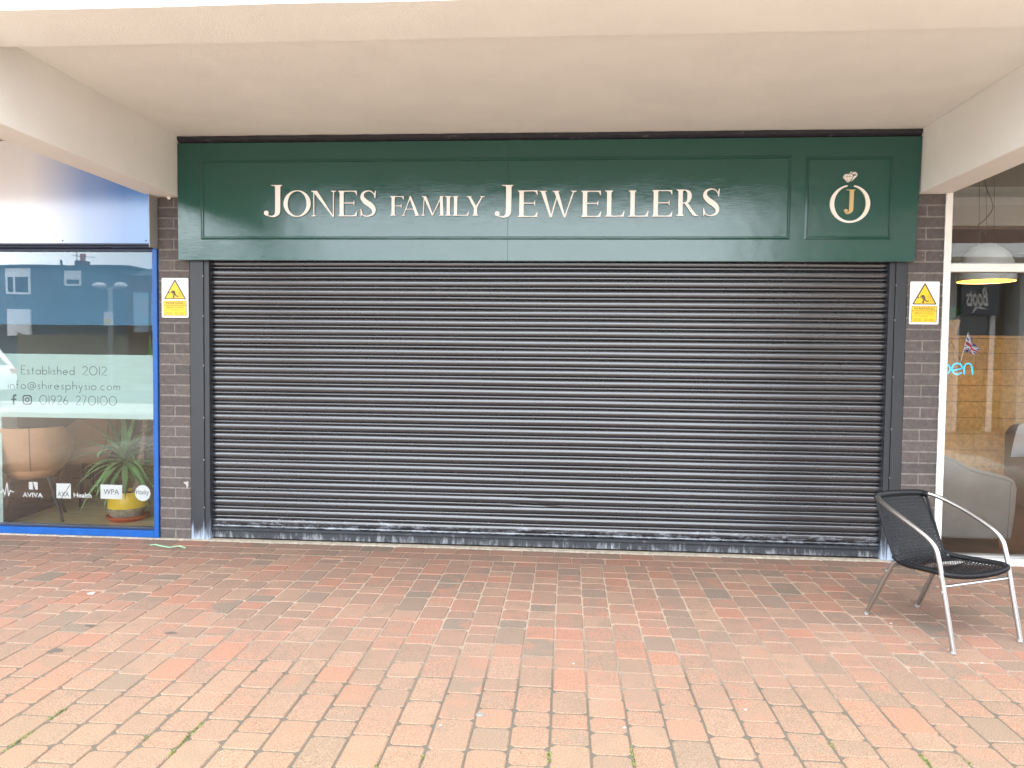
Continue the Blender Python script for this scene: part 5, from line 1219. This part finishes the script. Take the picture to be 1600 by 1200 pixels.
# parked car, rear quarter seen
cpz = mir(-8, 548, 12.5); car = empty('parked_car', (cpz.x-1.1, cpz.y, -.035), 'white hatchback parked on the road across the precinct', 'car')
CX, CYY = cpz.x-.10, cpz.y  # rear end x
def cprof(sc_=1): return [(0, .35), (.05, .62), (.02, .86), (-.10, 1.00), (-.42, 1.40), (-.62, 1.55), (-1.6, 1.60), (-2.3, 1.50), (-2.95, 1.06), (-3.75, .92), (-3.98, .72), (-4.02, .35)]
rprism('body', [(CX+p[0], p[1]*1.07) for p in cprof()], CYY-.85, CYY+.85, m_carw, car, .07)
for s in (-1, 1):
    yy = CYY+s*.846
    MB().prism([(CX-.48, 1.02), (CX-.62, 1.42), (CX-1.55, 1.46), (CX-1.6, 1.02)], yy-.01, yy+.01).obj('side_window', m_carg, car); MB().prism([(CX-1.68, 1.02), (CX-1.64, 1.46), (CX-2.2, 1.40), (CX-2.75, 1.02)], yy-.01, yy+.01).obj('side_window', m_carg, car)
    MB().box(CX-.28, CX+.04, CYY+s*.73-.1, CYY+s*.73+.125*1, .80, .95, bev=.02).obj('tail_light', m_red, car)
    for wxp in (-.85, -3.2):
        b = MB(); yw = CYY+s*.80
        for (r_, ya, yb2) in ((.32, -.1, .1),): b.tube([(CX+wxp, yw-.09, .30), (CX+wxp, yw+.09, .30)], r_, 22)
        wo = b.obj('wheel', m_rub, car); MB().tube([(CX+wxp, yw-.095, .30), (CX+wxp, yw+.095, .30)], .20, 14).obj('hub_cap', m_alu, wo)
b = MB(); b.add([(CX-.09, CYY-.62, 1.03), (CX-.09, CYY+.62, 1.03), (CX-.40, CYY+.56, 1.40), (CX-.40, CYY-.56, 1.40)], [(0, 1, 2, 3)]); b.v = [(v[0]+.025, v[1], v[2]+.015) for v in b.v]; o = b.obj('rear_window', m_carg, car); mm_ = o.modifiers.new('t', 'SOLIDIFY'); mm_.thickness = .01
# chemist opposite with navy fascia
Yc = 10.; cbd = empty('chemist_shop', (6, -Yc, 0), 'grey pillared chemist shop with navy fascia facing the cafe', 'building')
xa, xb = mir(1285, 500, Yc).x, mir(1900, 500, Yc).x
MB().box(xa, xb+4, -Yc-5, -Yc-.5, -.005, 6.2).obj('wall', m_bbrick, cbd)
MB().box(xa-.6, xb+4, -Yc-.48, -Yc+1.5, 3.35, 3.6).obj('canopy_slab', m_ceil, cbd)
for u in (1478, 1604): a = mir(u, 500, Yc); MB().box(a.x-.13, a.x+.20, -Yc-.49, -Yc+.05, 0, 3.34).obj('pillar', m_greyw, cbd)
a, c = mir(1505, 492, Yc), mir(1567, 447, Yc); MB().box(a.x, c.x, -Yc-.49, -Yc-.02, a.z, c.z+.15).obj('fascia', m_navy, cbd)
MB().box(a.x+.1, c.x-.05, -Yc-.49, -Yc-.30, .1, a.z-.002).obj('door_glass', m_carg, cbd)
MB().box(a.x+.0, a.x+.1, -Yc-.49, -Yc-.25, .0, a.z-.002).obj('door_frame', m_upvc, cbd); MB().box(c.x-.05, c.x+.05, -Yc-.49, -Yc-.25, .0, a.z-.002).obj('door_frame', m_upvc, cbd)
# lettering faces the cafe (+y); built with x reversed so that it reads properly from the square
mel = at(1518, 483, Yc); mer = at(1547, 456, Yc)
tx = text('fascia_lettering', 'Boots', 0, mer.x-mel.x+.08, 0, mer.z-mel.z+.03, 0, m_upvc, cbd, depth=.02, shear=.35, offset=.012)
tx.parent = cbd
for v in tx.data.vertices: v.co = Vector((mer.x-v.co.x, -Yc-.012-v.co.y*1.0, mel.z+.06+v.co.z))
b = MB(); b.prism(ribbon([(mer.x-.02, mel.z-.00), (mer.x-.2, mel.z+.03), (mel.x+.05, mel.z-.10+.02)], [.015, .05, .02]), -Yc-.02, -Yc+.01); b.obj('underline_swash', m_upvc, cbd)
a, c = mir(1572, 485, Yc), mir(1660, 437, Yc); MB().box(a.x+.3, c.x+1.5, -Yc-.49, -Yc-.02, a.z, c.z+.15).obj('fascia', m_navy, cbd)
p0 = mir(440, 500, 8.); pi_ = empty('stripe_column', (p0.x, p0.y, 0), 'dark round column added out in the precinct for its dark reflection in the sign', 'column')  # added column, guessed from a dark stripe reflected in the green sign
MB().lathe([(.001, 0), (.24, 0), (.24, .12), (.20, .14), (.20, 3.6), (.001, 3.6)], (p0.x, p0.y, 0), 24).obj('drum', m_slate, pi_, smooth=40)
MB().lathe([(.24, 3.6), (.26, 3.66), (.10, 3.8), (.001, 3.84)], (p0.x, p0.y, 0), 24).obj('cap', m_navy, pi_, smooth=40)
bpy.context.view_layer.update()
